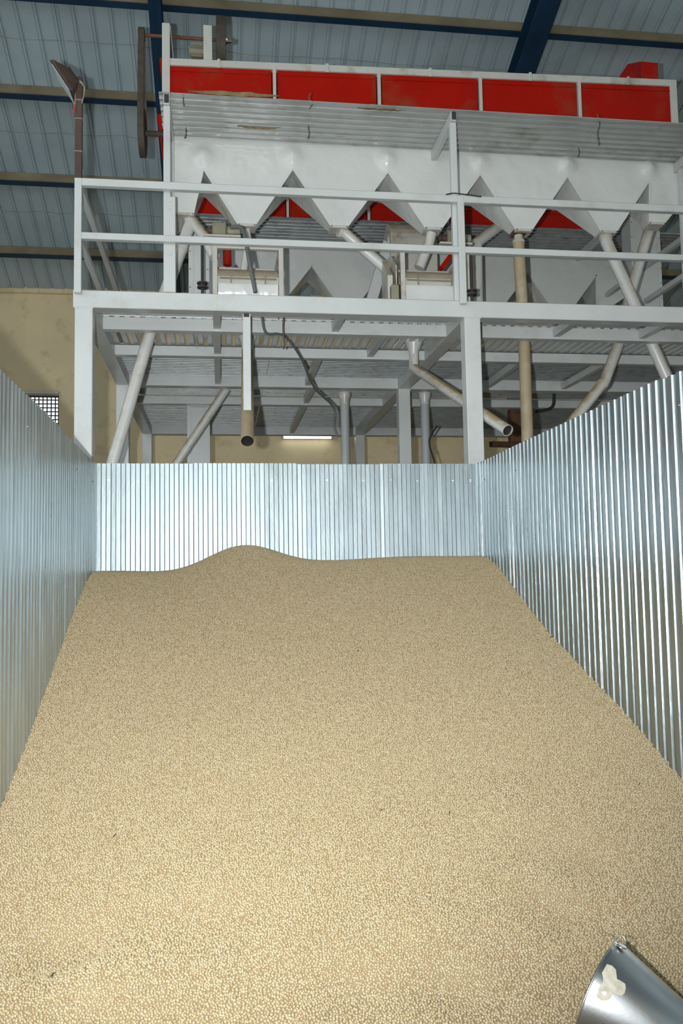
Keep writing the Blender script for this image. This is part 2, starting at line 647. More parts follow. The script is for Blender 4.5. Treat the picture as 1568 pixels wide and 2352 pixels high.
hp = P(560, 1258, Y=6.95)
DENTS = [(P(140, 2250, Z=0.18), .16, -.030), (P(230, 2320, Z=0.16), .14, .02), (P(1330, 2010, Z=0.3), .17, -.035),
         (P(1290, 2120, Z=0.25), .13, -.03), (P(1180, 1930, Z=0.35), .2, .02), (P(800, 2290, Z=0.2), .15, -.02),
         (P(480, 2190, Z=0.2), .17, -.02), (P(1050, 2290, Z=0.2), .12, -.025), (P(960, 2180, Z=0.2), .14, .02)]
_k = np.random.RandomState(5)
WAV = [(_k.uniform(1.5, 9), _k.uniform(1.5, 9), _k.uniform(0, 6.3), _k.uniform(0, 6.3)) for _ in range(14)]


def grain_z(x, y):
    t = (x-BX0)/(BX1-BX0)
    t = min(1, max(0, t))
    z = smooth_interp(y, LY, LZ)*(1-t)+smooth_interp(y, RY, RZ)*t
    # the hollow left of the mound and the flat crest right of it, along the back wall
    k = max(0, min(1, (y-5.2)/1.6))
    k = k*k*(3-2*k)
    z += k*(-0.03*math.exp(-((x+0.35)/0.35)**2)+0.02*math.exp(-((x-1.35)/0.5)**2)*min(1, 1))
    d2 = ((x-hp.x)/0.43)**2+((y-7.0)/0.75)**2
    z += 0.165*math.exp(-d2*1.25)
    # the lip of a small slide below the mound
    sx = (x-0.42)/0.42
    if abs(sx) < 1:
        yl = 5.72+0.05*math.sin(sx*2.2)
        q = (y-yl)/0.07
        z += 0.012*(1-sx*sx)*math.tanh(q)*math.exp(-(q/4)**2)
    for c, r, a in DENTS:
        dd = ((x-c.x)**2+(y-c.y)**2)/(r*r)
        if dd < 9:
            z += 1.7*a*math.exp(-dd)
    n = 0
    for (a, b, p, q) in WAV:
        n += math.sin(a*x+p+math.sin(b*y+q))*math.sin(b*y+q)/(a+b)
    near = max(0.25, min(1, (4.2-y)/1.5))
    z += n*0.030*near
    return z+CAMZ


def build_grain():
    nx, ny = 78, 190
    xs = np.linspace(BX0-0.012, BX1+0.012, nx)
    ys = np.linspace(0.25, BY1+0.012, ny)
    V = [(float(x), float(y), grain_z(x, y)) for y in ys for x in xs]
    Fc = [(j*nx+i, j*nx+i+1, (j+1)*nx+i+1, (j+1)*nx+i) for j in range(ny-1) for i in range(nx-1)]
    me = bpy.data.meshes.new('grain_heap')
    me.from_pydata(V, [], Fc)
    me.materials.append(M['grain_bed'])
    me.materials.append(M['chickpea_skin'])
    for p in me.polygons:
        p.use_smooth = True
    a = me.attributes.new('dense', 'FLOAT', 'FACE')
    a.data.foreach_set('value', [1.0 if V[f[0]][1] > 1.75 else 0.0 for f in Fc])
    a2 = me.attributes.new('dense_low', 'FLOAT', 'FACE')
    a2.data.foreach_set('value', [1.0 if 1.75 < V[f[0]][1] < 4.6 else 0.0 for f in Fc])
    o = bpy.data.objects.new('grain_heap', me)
    C.objects.link(o)
    ORI[o.name] = Vector()
    tag(o, 'sloping heap of pale beige chickpeas filling the corrugated bin', 'grain')
    o['kind'] = 'stuff'
    ng = bpy.data.node_groups.new('scatter_chickpeas', 'GeometryNodeTree')
    ng.interface.new_socket('Geometry', in_out='INPUT', socket_type='NodeSocketGeometry')
    ng.interface.new_socket('Geometry', in_out='OUTPUT', socket_type='NodeSocketGeometry')
    N, L = ng.nodes, ng.links
    gi, go = N.new('NodeGroupInput'), N.new('NodeGroupOutput')
    na = N.new('GeometryNodeInputNamedAttribute')
    na.data_type = 'FLOAT'
    na.inputs['Name'].default_value = 'dense'
    di = N.new('GeometryNodeDistributePointsOnFaces')
    di.distribute_method = 'POISSON'
    di.inputs['Distance Min'].default_value = 0.0074
    di.inputs['Density Max'].default_value = 42000
    L.new(gi.outputs[0], di.inputs['Mesh'])
    L.new(na.outputs[0], di.inputs['Density Factor'])
    ico = N.new('GeometryNodeMeshIcoSphere')
    ico.inputs['Radius'].default_value = 0.0047
    ico.inputs['Subdivisions'].default_value = 2
    tr = N.new('GeometryNodeTransform')
    tr.inputs['Scale'].default_value = (1.12, 0.96, 0.92)
    L.new(ico.outputs[0], tr.inputs['Geometry'])
    sm = N.new('GeometryNodeSetMaterial')
    sm.inputs['Material'].default_value = M['chickpea_skin']
    L.new(tr.outputs[0], sm.inputs['Geometry'])
    ss = N.new('GeometryNodeSetShadeSmooth')
    L.new(sm.outputs[0], ss.inputs[0])
    ip = N.new('GeometryNodeInstanceOnPoints')
    L.new(di.outputs['Points'], ip.inputs['Points'])
    L.new(ss.outputs[0], ip.inputs['Instance'])
    rr = N.new('FunctionNodeRandomValue')
    rr.data_type = 'FLOAT_VECTOR'
    rr.inputs[1].default_value = (6.28, 6.28, 6.28)
    L.new(rr.outputs[0], ip.inputs['Rotation'])
    rs = N.new('FunctionNodeRandomValue')
    rs.data_type = 'FLOAT'
    rs.inputs[2].default_value = 0.82
    rs.inputs[3].default_value = 1.14
    rs.inputs['Seed'].default_value = 4
    L.new(rs.outputs[1], ip.inputs['Scale'])
    # lift each pea a little at random so the top layer is uneven
    di2 = N.new('GeometryNodeDistributePointsOnFaces')
    di2.distribute_method = 'POISSON'
    di2.inputs['Distance Min'].default_value = 0.0074
    di2.inputs['Density Max'].default_value = 42000
    di2.inputs['Seed'].default_value = 17
    L.new(gi.outputs[0], di2.inputs['Mesh'])
    na2 = N.new('GeometryNodeInputNamedAttribute')
    na2.data_type = 'FLOAT'
    na2.inputs['Name'].default_value = 'dense_low'
    L.new(na2.outputs[0], di2.inputs['Density Factor'])
    ip2 = N.new('GeometryNodeInstanceOnPoints')
    L.new(di2.outputs['Points'], ip2.inputs['Points'])
    L.new(ss.outputs[0], ip2.inputs['Instance'])
    L.new(rr.outputs[0], ip2.inputs['Rotation'])
    L.new(rs.outputs[1], ip2.inputs['Scale'])
    lower = N.new('GeometryNodeTranslateInstances')
    lower.inputs['Translation'].default_value = (0, 0, -0.0045)
    lower.inputs['Local Space'].default_value = False
    L.new(ip2.outputs[0], lower.inputs[0])
    sp = N.new('GeometryNodeSetPosition')
    ro = N.new('FunctionNodeRandomValue')
    ro.data_type = 'FLOAT_VECTOR'
    ro.inputs[0].default_value = (0, 0, 0.0)
    ro.inputs[1].default_value = (0, 0, 0.0035)
    ro.inputs['Seed'].default_value = 9
    L.new(ip.outputs[0], sp.inputs['Geometry'])
    L.new(ro.outputs[0], sp.inputs['Offset'])
    jn = N.new('GeometryNodeJoinGeometry')
    L.new(gi.outputs[0], jn.inputs[0])
    L.new(sp.outputs[0], jn.inputs[0])
    L.new(lower.outputs[0], jn.inputs[0])
    L.new(jn.outputs[0], go.inputs[0])
    md = o.modifiers.new('peas', 'NODES')
    md.node_group = ng
    return o


build_grain()


def on_grain(px, py):
    y = 3.0
    for _ in range(40):
        p = P(px, py, Y=y)
        e = p.z-grain_z(p.x, p.y)
        y += e*1.2
    return P(px, py, Y=y)


# chaff lying on the heap
for i, (px, py, l, ang, m, lab) in enumerate((
        (262, 1925, .03, 1.2, 'husk', 'short dark twig on the grain near the left bin wall'),
        (875, 1866, .022, .3, 'husk', 'dark flat husk lying in the middle of the grain slope'),
        (1032, 1872, .028, 1.5, 'husk', 'thin upright dark stalk stuck in the grain slope'),
        (1266, 1466, .03, .2, 'husk', 'dark husk on the grain against the right bin wall'),
        (822, 1498, .02, .8, 'husk', 'tiny round dark husk high on the grain slope'),
        (120, 2246, .03, 1.0, 'husk', 'grey bent twig on the grain below the left wall'),
        (85, 1970, .11, .35, 'straw', 'long pale straw lying on the grain by the left wall'),
        (724, 1432, .035, .2, 'paper', 'pale scrap of paper high on the grain slope'),
        (1468, 1806, .03, 1.1, 'husk', 'dark curled leaf bit on the grain by the right wall'),
        (640, 1435, .09, -.2, 'straw', 'pale straw at the lip of the small grain slide'))):
    p = on_grain(px, py)
    d = Vector((math.cos(ang), math.sin(ang)*0.6, math.sin(ang)*0.35))*l/2
    n = Vector((0, 0, 0.009))
    tag(obj('straw_stalk' if m == 'straw' else ('paper_scrap' if m == 'paper' else 'husk_bit'),
            tube(B(), (p-d+n, p+n*1.2, p+d+n), [.001, .0028, .0012] if m != 'straw' else .0013, 6), m), lab,
        'straw' if m == 'straw' else ('scrap' if m == 'paper' else 'husk'))

# ------------------------------------------------------------------ steel bucket lying in the grain
def bucket():
    depth = on_grain(1312, 2365).y+.03
    mouth = P(1374, 2288, Y=depth)
    toc = (Vector((0, 0, CAMZ))-mouth).normalized()
    img = (RIGHT*.855-UP*.517)
    img = (img-toc*img.dot(toc)).normalized()
    ax = (img*math.cos(.18)+toc*math.sin(.18)).normalized()
    R0, R1, Lh = 0.166, 0.098, 0.26
    t = thing('steel_bucket', 'tapered stainless steel bucket lying on its side in the grain', 'bucket', tuple(mouth))
    prof = [(Lh, 0.0005), (Lh, R1-.004), (Lh-.004, R1), (0.012, R0-.003), (0.0, R0), (-.004, R0-.001), (0.0, R0-.004),
            (0.012, R0-.006), (Lh-.006, R1-.004), (Lh-.006, 0.0005)]
    obj('body', lathe(B(), prof, mouth, ax, 72, False, False), 'stainless', t, smooth=True, origin=mouth)
    # rolled rim
    s = ax.cross(Vector((0, 0, 1))).normalized()
    u = s.cross(ax)
    ring = [mouth+(s*math.cos(a)+u*math.sin(a))*R0 for a in [2*math.pi*i/64 for i in range(64)]]
    bm = B()
    rl = []
    for i, p in enumerate(ring):
        rad = (p-mouth).normalized()
        rl.append([p+rad*0.003*math.cos(b)+ax*0.003*math.sin(b) for b in [k*math.pi/3 for k in range(6)]])
    rings(bm, rl, close=True)
    obj('rim', bm, 'bright_steel', t, smooth=True)
    # ear with a wire ring at the top of the rim
    best = max(ring, key=lambda q: (UP.dot(q)+0.25*RIGHT.dot(q)))
    rad = (best-mouth).normalized()
    tan = rad.cross(ax).normalized()
    e = obj('ear', lathe(B(), ((0, .014), (.003, .014), (.004, .009)), best+ax*.02, rad, 14), 'bright_steel', t)
    c = best+rad*0.014+ax*0.012
    pts = [c+(ax*math.cos(a)+rad*math.sin(a))*0.015 for a in [i*2*math.pi/14-.4 for i in range(13)]]
    obj('ring', tube(B(), pts, 0.0018, 7), 'bright_steel', e, smooth=True)
    obj('wire_end', tube(B(), (c-ax*.012, c-ax*.03+tan*.006), 0.0016, 6), 'bright_steel', e)
    # remains of a paper label
    toc = (Vector((0, 0, CAMZ))-mouth).normalized()
    toc = (toc-ax*toc.dot(ax)).normalized()
    oth = ax.cross(toc)
    if oth.dot(UP) < 0:
        oth = -oth
    bm = B()
    rgl = random.Random(4)
    rows = []
    cl, ca = 0.045, 0.30
    cent = None
    outl = []
    for i in range(22):
        a = 2*math.pi*i/22
        q = 0.040*(1+0.28*math.sin(3*a+1)+rgl.uniform(-.18, .18))
        l = cl+math.cos(a)*q*0.85
        rr_ = R0-.003+(R1-R0+.003)*((l-.012)/(Lh-.016))+0.0012
        an = ca+math.sin(a)*q/rr_
        outl.append(mouth+ax*l+(toc*math.cos(an)+oth*math.sin(an))*rr_)
    rr_ = R0-.003+(R1-R0+.003)*((cl-.012)/(Lh-.016))+0.003
    cv = bm.verts.new(mouth+ax*cl+(toc*math.cos(ca)+oth*math.sin(ca))*rr_)
    ov = [bm.verts.new(p) for p in outl]
    for i in range(22):
        bm.faces.new((cv, ov[i], ov[(i+1) % 22]))
    obj('label_residue', bm, 'paper', t)


bucket()

# ------------------------------------------------------------------ the steel platform
YF = 7.5
DB = P(172, 705, Y=YF).z                 # underside of the front beam
DT = P(172, 665, Y=YF).z
pX = (-1.155, 2.30, 5.75)
pY = (7.575, 10.55, 14.03)
plat = thing('steel_platform', 'white painted steel platform on square posts behind the grain bin', 'platform', (2.3, 10.5, 0))
for x in pX:
    for y in pY:
        p_ = obj('post', box(B(), x-.075, x+.075, y-.075, y+.075, 0, DB, .006), 'white_paint', plat)
        obj('cap_plate', box(B(), x-.08, x+.08, y-.08, y+.08, DB-.012, DB-.002), 'white_paint', p_)
obj('front_beam', box(B(), pX[0]-.09, pX[2]+.1, YF, YF+.15, DB, DT, .006), 'white_paint', plat)
for y, h in ((pY[1], .15), (pY[2], .163)):
    for a, b in ((pX[0], pX[1]), (pX[1], pX[2])):
        obj('main_beam', box(B(), a+.075, b-.075, y-.075, y+.075, DB, DB+h, .005), 'white_paint', plat)
for y, h in ((8.14, .12), (9.06, .105), (11.55, .105)):
    for a, b in ((pX[0], pX[1]), (pX[1], pX[2])):
        obj('cross_beam', box(B(), a+.075, b-.075, y, y+.10, DB, DB+h, .004), 'white_paint', plat)
for x in pX:
    for a, b in ((pY[0]+.075, pY[1]-.075), (pY[1]+.075, pY[2]-.075)):
        obj('side_beam', box(B(), x-.075, x+.075, a, b, DB, DB+.15, .005), 'white_paint', plat)
# short stringers between the cross beams
for px, py, y0, y1 in ((498, 740, 7.65, 10.48), (775, 745, 7.65, 8.14), (725, 840, 9.16, 10.48), (690, 950, 10.62, 13.95),
                       (1290, 760, 7.65, 8.14), (1480, 770, 7.65, 8.14), (1330, 870, 9.16, 10.48), (1130, 880, 9.16, 10.48),
                       (860, 800, 8.24, 9.06)):
    c = P(px, py, Z=DB+.04)
    obj('stringer', box(B(), c.x-.035, c.x+.035, y0, y1, DB+.02, DB+.10, .003), 'white_paint', plat)
# corrugated deck sheets, ribs running along the front
for y0, y1 in ((7.66, 8.13), (9.10, 10.45), (10.70, 11.54), (11.66, 12.80), (12.81, 13.95)):
    x = pX[0]
    while x < pX[2]-.1:
        L_ = min(1.72, pX[2]-x)
        n = int(round((y1-y0)/.076))
        obj('deck_sheet', corrugated(B(), (x+.004, y0, DB+.125), (0, 1, 0), (0, 0, 1), (L_-.008, 0, 0), n, (y1-y0)/n, .022),
            'deck_zinc', plat)
        x += 1.725
# open slat deck under the machines, each slat a bar
me = None
x = pX[0]+.10
k = 0
while x < pX[2]-.1:
    if me is None:
        o = obj('deck_slat', box(B(), x-.026, x+.026, 8.20, 9.12, DB+.122, DB+.15, .003), 'white_paint', plat)
        me = o.data
        o0 = ORI[o.name].copy()
    else:
        link('deck_slat', me, 'white_paint', plat, (x, o0.y, o0.z))
    x += 0.096
    k += 1
# guard rail
RT, RM = P(187, 420, Y=7.45).z, P(187, 543, Y=7.45).z
xr0 = P(180, 500, Y=7.45).x
for z, hh in ((RT, .066), (RM, .058)):
    for a, b in ((xr0+.03, 2.17), (2.23, pX[2])):
        obj('rail', box(B(), a, b, 7.42, 7.48, z-hh/2, z+hh/2, .004), 'white_paint', plat)
    obj('rail', box(B(), xr0-.025, xr0+.025, 7.49, 13.9, z-hh/2, z+hh/2, .004), 'white_paint', plat)
for x in (xr0, 2.20, pX[2]):
    obj('rail_post', box(B(), x-.03, x+.03, 7.42, 7.48, DT-.05, RT+.033, .004), 'white_paint', plat)
obj('rail_post', box(B(), xr0-.03, xr0+.03, 13.9, 13.96, DT-.05, RT+.033, .004), 'white_paint', plat)
# rails running back on the right
for (a, b) in (((1568, 548), (1478, 628)), ((1568, 636), (1522, 672))):
    X = 5.2
    z = P(*a, X=X).z
    obj('rail', box(B(), X-.03, X+.03, P(*a, X=X).y-.8, 13.5, z-.03, z+.03, .004), 'white_paint', plat)
# flat arm that carries the middle outlet pipe
ax0, ax1 = P(558, 830, Y=7.56).x, P(576, 830, Y=7.56).x
arm = obj('pipe_arm', box(B(), ax0, ax1, 7.54, 7.58, P(565, 943, Y=7.56).z, DB-.005, .004), 'white_paint', plat)
obj('opening_shade', box(B(), ax0+.008, ax1-.012, 7.537, 7.541, P(565, 728, Y=7.54).z, P(565, 720, Y=7.54).z), 'hollow_shade', arm)  # dark plate on a solid arm, painted as the shade of a hollow end
# gusset plate at the left front post
g0, g1, g2 = P(220, 805, Y=7.6), P(262, 885, X=-1.08), P(221, 800, Y=7.6)

# ------------------------------------------------------------------ hopper banks, catwalks and graders
def bank(dy, apx, apz, xe0, xe1, labels, tilt, full=True):
    YH = 8.25+dy
    YBK = 8.87+dy
    zt = P(390, 205, Y=7.5).z+.24
    hb = thing('hopper_bank', labels[0], 'hopper', ((xe0+xe1)/2, YH+.4, 2.9))
    xs = [xe0]+list(apx)+[xe1]
    zs = [apz[0]-.0]+list(apz)+[apz[-1]]
    out = []
    for i in range(len(xs)-1):
        a, b = xs[i], xs[i+1]
        end_l, end_r = i == 0, i == len(xs)-2
        za, zb = zs[i], zs[i+1]
        if end_l:
            sc = a+.13
        elif end_r:
            sc = a+.06
        else:
            sc = a+(b-a)*.475
        sw = .078
        zbot = apz[0]-.56+tilt*(sc-xs[1])+(.10 if (end_l or end_r) else 0)
        l0, l1 = sc-sw, sc+sw
        if end_l:
            za = zbot+.02
            l0 = a
        if end_r:
            zb = zbot+.26
        bm = B()
        yb0, yb1 = YH+.15, YBK
        # front sheet
        fr = [(a, YH, zt), (b, YH, zt), (b, YH, zb), (l1, YH, zbot), (l0, YH, zbot), (a, YH, za)]
        def dent(x, z):
            q = 0
            for ax_, az_ in zip(apx, apz):
                q += .055*math.exp(-((x-ax_)**2+(z-az_-.13)**2)/.085**2)
            return -q if full else 0
        fr = [(x_, y_+(dent(x_, z_) if i_ in (2, 5) else 0), z_) for i_, (x_, y_, z_) in enumerate(fr)]
        fv = [bm.verts.new(p) for p in fr]
        # the front sheet as a fine grid so that the dents above the peaks are real
        nr_, nc_ = 30, 40
        zlist = sorted({zt, za, zb, zbot} | {zbot+(zt-zbot)*i_/nr_ for i_ in range(nr_+1)})
        grid = []
        for z_ in zlist:
            xl_ = a if z_ >= za else l0+(a-l0)*(z_-zbot)/max(1e-6, za-zbot)
            xr_ = b if z_ >= zb else l1+(b-l1)*(z_-zbot)/max(1e-6, zb-zbot)
            grid.append([bm.verts.new((xl_+(xr_-xl_)*j_/nc_, YH+dent(xl_+(xr_-xl_)*j_/nc_, z_), z_)) for j_ in range(nc_+1)])
        for i_ in range(len(grid)-1):
            for j_ in range(nc_):
                bm.faces.new((grid[i_][j_], grid[i_][j_+1], grid[i_+1][j_+1], grid[i_+1][j_])).smooth = True
        bk = [(a, YBK, zt), (b, YBK, zt), (b, YBK, zb), (l1, yb0, zbot), (l0, yb0, zbot), (a, YBK, za)]
        bv = [bm.verts.new(p) for p in bk]
        bm.faces.new(bv[:3]+[bv[5]])
        bm.faces.new((bv[5], bv[2], bv[3], bv[4]))
        bm.faces.new((fv[1], fv[2], bv[2], bv[1]))
        bm.faces.new((fv[2], fv[3], bv[3], bv[2]))
        bm.faces.new((fv[5], fv[4], bv[4], bv[5]))
        bm.faces.new((fv[0], fv[5], bv[5], bv[0]))
        h = obj('hopper', bm, 'hopper_paint', hb)
        c = obj('spout_collar', box(B(), (l0 if not end_l else sc-sw)-.012, l1+.012, YH-.012, yb0+.012, zbot-.012, zbot+.012, .003),
                'machine_paint', h)
        for sx in (l0 if not end_l else sc-sw, l1):
            obj('bolt', lathe(B(), ((0, .008), (.012, .008)), (sx, YH-.012, zbot-.002), (0, -1, 0), 6), 'bright_steel', h)
        for p0, p1 in ((fr[2], fr[3]), (fr[5], fr[4])):
            q0, q1 = Vector(p0), Vector(p1)
            if (q0-q1).length > .2:
                obj('seam', bar(B(), q0+Vector((0, -.004, 0)), q1+Vector((0, -.004, 0)), .018, .008, upv=(0, 1, 0)), 'hopper_paint', h)
        out.append(Vector((sc, YH+.075, zbot)))
    # catwalk
    zc = P(390, 218, Y=7.5).z
    cw = thing('catwalk', labels[1], 'catwalk', ((xe0+xe1)/2, 7.85+dy, zc))
    n = 8
    x = xe0-.07
    L_ = (xe1+.35-x)/3
    for i in range(3):
        obj('deck_sheet', corrugated(B(), (x+.003, 7.47+dy, zc+.002*(i % 2)), (0, 1, 0), (0, 0, 1), (L_+.03, 0, 0), n, .095, .036,
                                     jit=.001, rng=rg), 'deck_zinc' if not full else 'walk_paint', cw)
        x += L_
    for xx in (-.45, 2.17, 4.80):
        zb_ = zc-.055
        b_ = obj('bracket', box(B(), xx-.027, xx+.027, 7.47+dy, 8.32+dy, zb_-.045, zb_+.05, .003), 'white_paint', cw)
        obj('opening_shade', box(B(), xx-.021, xx+.021, 7.466+dy, 7.472+dy, zb_-.037, zb_+.042), 'hollow_shade', b_)  # solid bracket end; its hollow's shade is a dark plate
        if full:
            obj('upright', box(B(), xx-.03, xx+.03, 7.50, 7.56, DT, zb_-.046, .004), 'white_paint', cw)
    if full:
        x0, x1 = P(376, 550, Y=7.5).x, P(403, 550, Y=7.5).x
        sp = obj('splice_channel', box(B(), x0, x1, 7.49, 7.60, DT, P(390, 452, Y=7.5).z, .004), 'white_paint', cw)
        for yy in (462, 480, 585):
            obj('bolt', lathe(B(), ((0, .011), (.008, .011)), P(389, yy, Y=7.49), (0, -1, 0), 8), 'white_paint', sp)
        for xx in (P(393, 400, Y=8.15).x, P(1562, 450, Y=8.2).x):
            obj('upright', box(B(), xx-.026, xx+.026, 8.14, 8.20, DT, zc-.05, .004), 'white_paint', cw)
    else:
        for xx in (xe0, xe1):
            obj('upright', box(B(), xx-.03, xx+.03, YBK+.02, YBK+.08, DT, zc-.05, .004), 'white_paint', cw)
    return hb, cw, out, zt


apx = [P(px, py, Y=8.25).x for px, py in ((467, 388), (672, 388), (890, 395), (1102, 400), (1302, 405), (1490, 415))]
apz = [P(px, py, Y=8.25).z for px, py in ((467, 388), (672, 388), (890, 395), (1102, 400), (1302, 405), (1490, 415))]
xe0, xe1 = P(393, 400, Y=8.25).x, 4.86
hb1, cw1, sp1, zt1 = bank(0, apx, apz, xe0, xe1, (
    'glossy white row of tapering hoppers above the railing with seven spouts',
    'narrow corrugated catwalk on brackets in front of the near white hoppers'), .022)
DY2 = 2.55
apx2 = [0.22+.968*k_ for k_ in range(6)]
hb2, cw2, sp2, zt2 = bank(DY2, apx2, [apz[1]-.02]*6, -.35, 5.6, (
    'dull white rear hoppers seen between and below the near hopper row',
    'grey corrugated catwalk of the rear hopper row seen through the gaps'), 0.0, full=False)


def grader(dy, x0, x1, tl, tr, divs, labels, full=True):
    y0, y1 = 8.40+dy, 9.30+dy
    zb = zt1+.002
    g_ = thing('seed_grader', labels, 'machine', ((x0+x1)/2, (y0+y1)/2, zb))

    def zt_(x):
        return tl+(tr-tl)*(x-x0)/(x1-x0)
    h = .07
    for yy in (y0, y1-.06):
        obj('top_rail', prism(B(), [(x0, yy, zt_(x0)-h), (x1, yy, zt_(x1)-h), (x1, yy, zt_(x1)), (x0, yy, zt_(x0))], (0, .06, 0)),
            'frame_paint', g_)
        obj('bottom_rail', box(B(), x0, x1, yy, yy+.06, zb, zb+.05, .003), 'frame_paint', g_)
    xs = [x0]+divs+[x1]
    for i, x in enumerate(xs):
        w_ = .075 if i in (0, len(xs)-1) else .034
        xa = x if i == 0 else (x-w_ if i == len(xs)-1 else x-w_/2)
        obj('stile', box(B(), xa, xa+w_, y0-.004, y0+.05, zb, zt_(x)-h*.5, .003), 'frame_paint', g_)
        if i in (0, len(xs)-1):
            obj('stile', box(B(), xa, xa+w_, y1-.05, y1, zb, zt_(x)-h*.5, .003), 'frame_paint', g_)
    for i in range(len(xs)-1):
        a, b = xs[i]+.03, xs[i+1]-.03
        bm = B()
        p = obj('red_panel', prism(B(), [(a, y0+.02, zb+.03), (b, y0+.02, zb+.03), (b, y0+.02, zt_(b)-h+.004), (a, y0+.02, zt_(a)-h+.004)],
                                   (0, .012, 0)), 'red_paint', g_)
        zz = zt_((a+b)/2)-h
        e = obj('panel_lip', prism(B(), [(a+.02, y0+.012, zt_(a)-h-.055), (b-.02, y0+.012, zt_(b)-h-.055), (b-.02, y0+.012, zt_(b)-h-.043), (a+.02, y0+.012, zt_(a)-h-.043)],
                                   (0, .01, 0)), 'red_paint', p)
        if full:
            m_ = (a+b)/2
            obj('latch', box(B(), m_-.015, m_+.015, y0-.012, y0+.002, zt_(m_)-h-.012, zt_(m_)+.01, .002), 'frame_paint', p)
    obj('end_panel', box(B(), x0+.01, x0+.02, y0+.05, y1-.05, zb, zt_(x0)-.03), 'red_paint', g_)
    obj('end_panel', box(B(), x1-.02, x1-.01, y0+.05, y1-.05, zb, zt_(x1)-.03), 'red_paint', g_)
    obj('back_panel', box(B(), x0+.05, x1-.05, y1-.03, y1-.02, zb, tl-.05), 'red_paint', g_)
    obj('cover', prism(B(), [(x0+.05, y0+.05, zt_(x0)-.04), (x1-.05, y0+.05, zt_(x1)-.04), (x1-.05, y0+.05, zt_(x1)-.02), (x0+.05, y0+.05, zt_(x0)-.02)], (0, y1-y0-.1, 0)), 'red_paint', g_)
    return g_


YG = 8.40
gx0, gx1 = P(372, 150, Y=YG).x, P(1553, 190, Y=YG).x
gr1 = grader(0, gx0, gx1, P(390, 134, Y=YG).z, P(1545, 183, Y=YG).z,
             [P(630, 160, Y=YG).x, P(870, 168, Y=YG).x, P(1103, 180, Y=YG).x, P(1330, 190, Y=YG).x],
             'white framed machine with five dusty red side panels above the catwalk')
gr2 = grader(DY2, -.4, 5.5, zt1+.45, zt1+.45, [.9, 1.98, 3.06, 4.14],
             'red panelled machine of the rear row glimpsed between the hoppers', False)
# uprights, shaft and pulleys of the near machine's drive
for (a, b, yt) in ((372, 390, 53), (467, 487, 58)):
    xa, xb = P(a, 90, Y=YG).x, P(b, 90, Y=YG).x
    obj('drive_upright', box(B(), xa, xb, YG-.01, YG+.06, zt1-.1 if a == 372 else P(477, 138, Y=YG).z, P(a, yt, Y=YG).z, .003), 'frame_paint', gr1)
s0, s1 = P(322, 80, Y=8.52), P(526, 88, Y=8.52)
s1.z = s0.z
obj('drive_shaft', tube(B(), (s0, s1), .017, 12), 'rust', gr1)
xb0 = P(325, 80, Y=8.52).x
pw = .034
pu = obj('small_pulley', lathe(B(), ((-pw, .055), (-pw+.005, .062), (pw-.005, .062), (pw, .055)), (xb0, 8.52, s0.z), (1, 0, 0), 24), 'belt_leather', gr1, smooth=False)
lowc = P(330, 306, Y=8.62)
lowc.x = xb0
obj('large_pulley', lathe(B(), ((-pw, .20), (-pw+.006, .225), (pw-.006, .225), (pw, .20)), lowc, (1, 0, 0), 40), 'belt_leather', gr1)
obj('lower_shaft', tube(B(), (lowc-Vector((.05, 0, 0)), lowc+Vector((.22, 0, 0))), .028, 12), 'belt_leather', gr1)
# belt loop round both pulleys
c0, c1, r0, r1 = Vector((0, 8.52, s0.z)), Vector((0, lowc.y, lowc.z)), .066, .230
d = (c0-c1)
ang0 = math.atan2(d.z, d.y)
off = math.acos((r1-r0)/d.length)
loop = []
for i in range(25):
    a = ang0-off+(2*off)*i/24
    loop.append((c0.y+r0*math.cos(a), c0.z+r0*math.sin(a)))
for i in range(41):
    a = ang0+off+(2*math.pi-2*off)*i/40
    loop.append((c1.y+r1*math.cos(a), c1.z+r1*math.sin(a)))
bm = B()
rl = []
nn = len(loop)
for i, (yy, zz) in enumerate(loop):
    pa, pb = loop[i-1], loop[(i+1) % nn]
    tx, tz = pb[0]-pa[0], pb[1]-pa[1]
    l = math.hypot(tx, tz)
    ny_, nz_ = tz/l*.006, -tx/l*.006
    rl.append([(xb0-.03, yy, zz), (xb0+.03, yy, zz), (xb0+.03, yy+ny_, zz+nz_), (xb0-.03, yy+ny_, zz+nz_)])
rings(bm, rl, close=True)
obj('drive_belt', bm, 'belt_leather', gr1)
xf = P(507, 88, Y=8.52).x
obj('flywheel', lathe(B(), ((-.05, .24), (-.045, .28), (.045, .28), (.05, .24)), (xf, 8.62, s0.z), (1, 0, 0), 40), 'belt_leather', gr1)
obj('bearing', lathe(B(), ((-.05, .03), (-.03, .045), (-.01, .03), (.01, .03), (.03, .045), (.05, .03), (.09, .02)),
                     (P(500, 87, Y=8.52).x+.05, 8.52, s0.z), (1, 0, 0), 16), 'bright_steel', gr1)
obj('brace', bar(B(), P(391, 60, Y=8.5), P(398, 135, Y=8.5), .03, .006), 'frame_paint', gr1)
# guard plates at the left end
obj('end_guard', prism(B(), [P(361, 262, Y=8.9), P(372, 262, Y=8.9), P(374, 372, Y=8.9)], (0, .3, 0)), 'red_paint', gr1)
obj('end_guard', prism(B(), [P(366, 132, Y=8.9), P(374, 132, Y=8.9), P(374, 168, Y=8.9), P(368, 165, Y=8.9)], (0, .3, 0)), 'red_paint', gr1)
